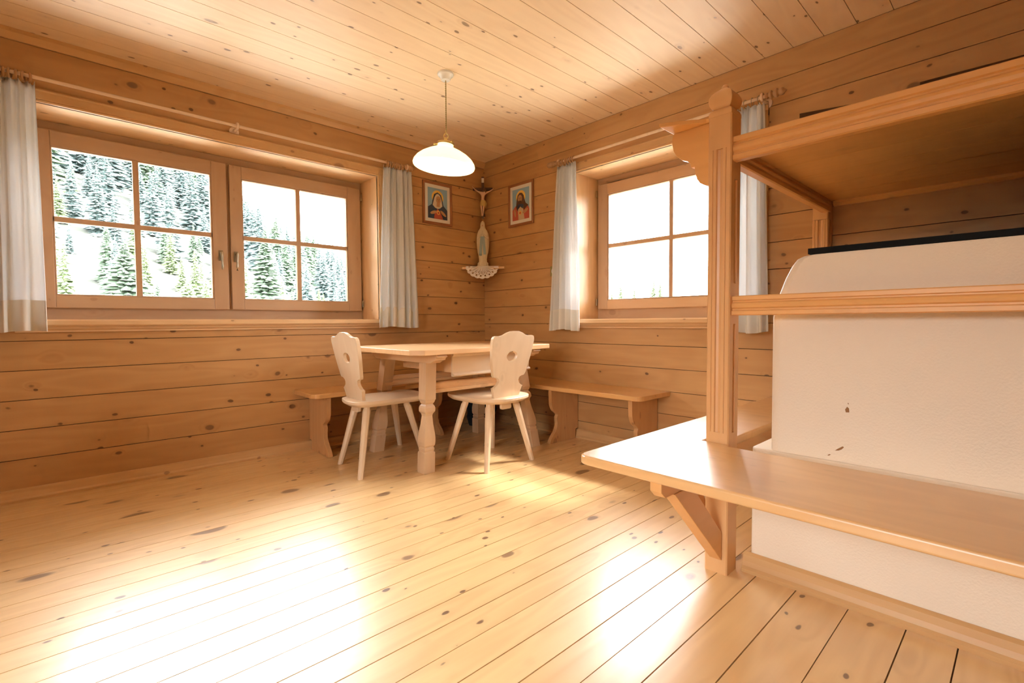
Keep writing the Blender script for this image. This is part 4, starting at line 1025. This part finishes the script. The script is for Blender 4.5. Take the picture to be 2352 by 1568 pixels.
# ------------------------------------------------------------------ socket by the curtain
b = MB(); b.box(-0.008, -0.0005, -0.912, -0.832, 1.256, 1.336, 0)
ob = b.build('wall_socket', 'socket', bevel=0.002); tag(ob, 'small square green-gold wall socket plate half behind the corner-side curtain', 'socket')
b = MB(); b.lathe([(0.026, 0), (0.026, 0.004), (0.022, 0.005), (0.020, 0.0005)], (-0.008, -0.872, 1.296), 20, (-1, 0, 0))
b.lathe([(0.003, 0.0052), (0.003, 0.006)], (-0.008, -0.865, 1.296), 8, (-1, 0, 0)); b.lathe([(0.003, 0.0052), (0.003, 0.006)], (-0.008, -0.879, 1.296), 8, (-1, 0, 0))
b.build('socket_insert', 'porcelain', ob)

# the dark bundle (built above) belongs to the corner under the bench
b = MB(); rings = []
for k in range(10):
    t = k/9; z = 0.002+0.30*t; r = 0.085*(0.70+0.45*math.sin(PI*(0.15+0.75*t)))
    rr_ = []
    for i in range(24):
        a = 2*PI*i/24; nn = noise.noise(Vector((math.cos(a)*1.6, math.sin(a)*1.6, t*3.5)))
        rr_.append((-0.23+1.35*r*(1+0.35*nn)*math.cos(a), -0.21+1.1*r*(1+0.35*nn)*math.sin(a), z))
    rings.append(rr_)
b.loft(rings, 0, True, True, True)
ob = b.build('cloth_bundle', 'dark_cloth'); tag(ob, 'black cloth bundle on the floor in the corner under the right bench', 'bundle')

# ------------------------------------------------------------------ outside: hillside and spruces
def hill_el(az):
    """skyline elevation (deg) of the hillside by azimuth seen from the room"""
    pts = [(-20, 2.5), (20, 3.0), (40, 4.0), (58, 4.5), (64, 5.5), (68, 7.5), (72, 9.0), (75, 11.5), (78, 15.0), (84, 19), (95, 21), (115, 21), (150, 12), (190, 6), (250, 4), (340, 2.5)]
    for (a0, e0), (a1, e1) in zip(pts[:-1], pts[1:]):
        if a0 <= az <= a1: return e0+(e1-e0)*(az-a0)/(a1-a0)
    return 3.0
def hill_z(x, y):
    dx, dy = x-CAM[0], y-CAM[1]; r = math.hypot(dx, dy); az = math.degrees(math.atan2(dy, dx)); az = az if az > -20 else az+360
    k = math.tan(math.radians(hill_el(az)))
    base = -1.6
    rise = 0 if r < 14 else k*(r-14)*1.10
    return base + rise + 0.35*noise.noise(Vector((x*0.07, y*0.07, 0)))*min(4, r*0.05)
b = MB(); rings = []
rad = [9, 12, 16, 22, 30, 40, 52, 66, 82, 100, 120, 145]
for r in rad:
    rings.append([(CAM[0]+r*math.cos(math.radians(a)), CAM[1]+r*math.sin(math.radians(a)), hill_z(CAM[0]+r*math.cos(math.radians(a)), CAM[1]+r*math.sin(math.radians(a)))) for a in range(-18, 342, 4)])
b.loft(rings, 0, True, False, True)
b.box(-40, -30, -40, -30, -3, -2.9) if False else None
o = b.build('hillside', 'meadow', kind='structure')
b = MB(); b.box(-16, 10, -16, 10, -1.75, -1.62); b.build('yard', 'bounce_ground', kind='structure')  # unseen ground, kept pale to bounce light up through the added window

def spruce_mesh(seed, H, Rm, layers, per, mat, trunk=True):
    R = random.Random(seed); b = MB()
    for l in range(layers):
        t = l/(layers-1); z = H*(0.08+0.90*t); rr_ = Rm*(1-t)**0.85+0.03*Rm
        for k in range(per):
            a = 2*PI*k/per + R.random()*0.9 + l*0.7; ln = rr_*(0.6+0.6*R.random()); wd = ln*0.17+0.02; z = H*(0.08+0.90*t)+(R.random()-0.5)*H/layers*1.6
            dz = -ln*(0.25+0.25*R.random()); d = Vector((math.cos(a), math.sin(a), 0)); s_ = Vector((-d.y, d.x, 0))
            p0 = Vector((0, 0, z)); m_ = d*ln*0.55+Vector((0, 0, z+dz*0.35)); e = d*ln+Vector((0, 0, z+dz*0.7))
            b.add([p0, m_+s_*wd-Vector((0, 0, wd*0.5)), e, m_-s_*wd-Vector((0, 0, wd*0.5)), m_+Vector((0, 0, wd*0.25))], [(0, 1, 4), (1, 2, 4), (2, 3, 4), (3, 0, 4)], 0)
    b.lathe([(Rm*0.10, -0.3), (Rm*0.22, H*0.10), (Rm*0.10, H*0.6), (0.01, H*0.99)], (0, 0, 0), 7)
    me_o = b.build('spruce_tree', mat)
    return me_o
R = random.Random(19)
def trunk(par_loc, H, par):
    b = MB(); b.lathe([(H*0.018, 0), (H*0.012, H*0.5), (0.01, H*0.97)], tuple(par_loc), 8); b.build('trunk', 'bark', par)
near = [(84.9, 19, 3.3, 1.35, 'spruce', 'dark green spruce standing close outside the left sash of the wide window'),
        (73.3, 20, 4.9, 1.15, 'spruce', 'tall narrow spruce rising alone outside the right sash of the wide window'),
        (88.4, 15, 2.9, 1.3, 'spruce3', 'yellow-green young spruce low at the left edge of the wide window'),
        (80.2, 17, 3.0, 1.4, 'spruce3', 'yellow-green young spruce low beside the middle post of the wide window'),
        (76.6, 24, 3.6, 1.3, 'spruce3', 'small bright spruce at the lower left of the right sash')]
for i, (az, r, H, Rm, mt, lab) in enumerate(near):
    x, y = CAM[0]+r*math.cos(math.radians(az)), CAM[1]+r*math.sin(math.radians(az)); z = hill_z(x, y)-0.2
    t = thing('spruce_tree', lab, 'tree', (x, y, z))
    o = spruce_mesh(100+i, H, Rm, 46, 20, mt); o.name = 'crown'; o.parent = t
    b = MB(); b.lathe([(H*0.018, 0), (H*0.012, H*0.5), (0.01, H*0.97)], (0, 0, 0), 8); tk = b.build('trunk', 'bark'); tk.parent = t
protos = [spruce_mesh(200+i, 7.5, 1.7, 30, 13, mt) for i, mt in enumerate(('spruce', 'spruce2', 'spruce2', 'spruce3'))]
used = [False]*4
n = 0
def put(x, y, z, s, ti, lab, grp):
    if not used[ti]: o = protos[ti]; used[ti] = True
    else: o = protos[ti].copy(); COL.objects.link(o)
    o.location = (x, y, z); o.scale = (s, s, s*1.1); o.rotation_euler = (0, 0, R.random()*6.28)
    tag(o, lab, 'tree', grp)
cnt = 0
placed = [(CAM[0]+r_*math.cos(math.radians(a_)), CAM[1]+r_*math.sin(math.radians(a_))) for a_, r_, *_ in near]
tries = 0
while cnt < 235 and tries < 20000:
    tries += 1
    az = (64.5+R.random()*11) if R.random() < 0.28 else (75.5+R.random()*15.5); r = 28+R.random()**0.8*76
    if noise.noise(Vector((az*0.33, r*0.018, 3.0))) < -0.30 and R.random() < 0.4: continue
    x, y = CAM[0]+r*math.cos(math.radians(az)), CAM[1]+r*math.sin(math.radians(az))
    if any((x-p)**2+(y-q)**2 < 6.5 for p, q in placed): continue
    placed.append((x, y))
    put(x, y, hill_z(x, y)-0.3, (0.34 if r < 42 else 0.50)+0.36*R.random(), R.choice((0, 1, 2, 1, 2)), 'distant spruce in the pale forest on the hillside outside the wide window', 'hillside spruces')
    cnt += 1
cnt = 0
tries = 0
while cnt < 48 and tries < 20000:
    tries += 1
    az = 64.5+R.random()*26.5; r = 20+R.random()*20
    x, y = CAM[0]+r*math.cos(math.radians(az)), CAM[1]+r*math.sin(math.radians(az))
    if any((x-p)**2+(y-q)**2 < 1.6 for p, q in placed): continue
    placed.append((x, y))
    put(x, y, hill_z(x, y)-0.15, 0.16+0.16*R.random(), R.choice((0, 1, 3, 3, 3)), 'small bushy spruce on the lower slope outside the wide window', 'young spruces on the lower slope')
    cnt += 1
for k in range(7):
    az = 26+R.random()*12; r = 60+R.random()*50
    x, y = CAM[0]+r*math.cos(math.radians(az)), CAM[1]+r*math.sin(math.radians(az))
    put(x, y, hill_z(x, y)-0.3, 0.5+0.3*R.random(), 3, 'faint distant spruce outside the right window', 'spruces beyond the right window')
bpy.context.view_layer.update()
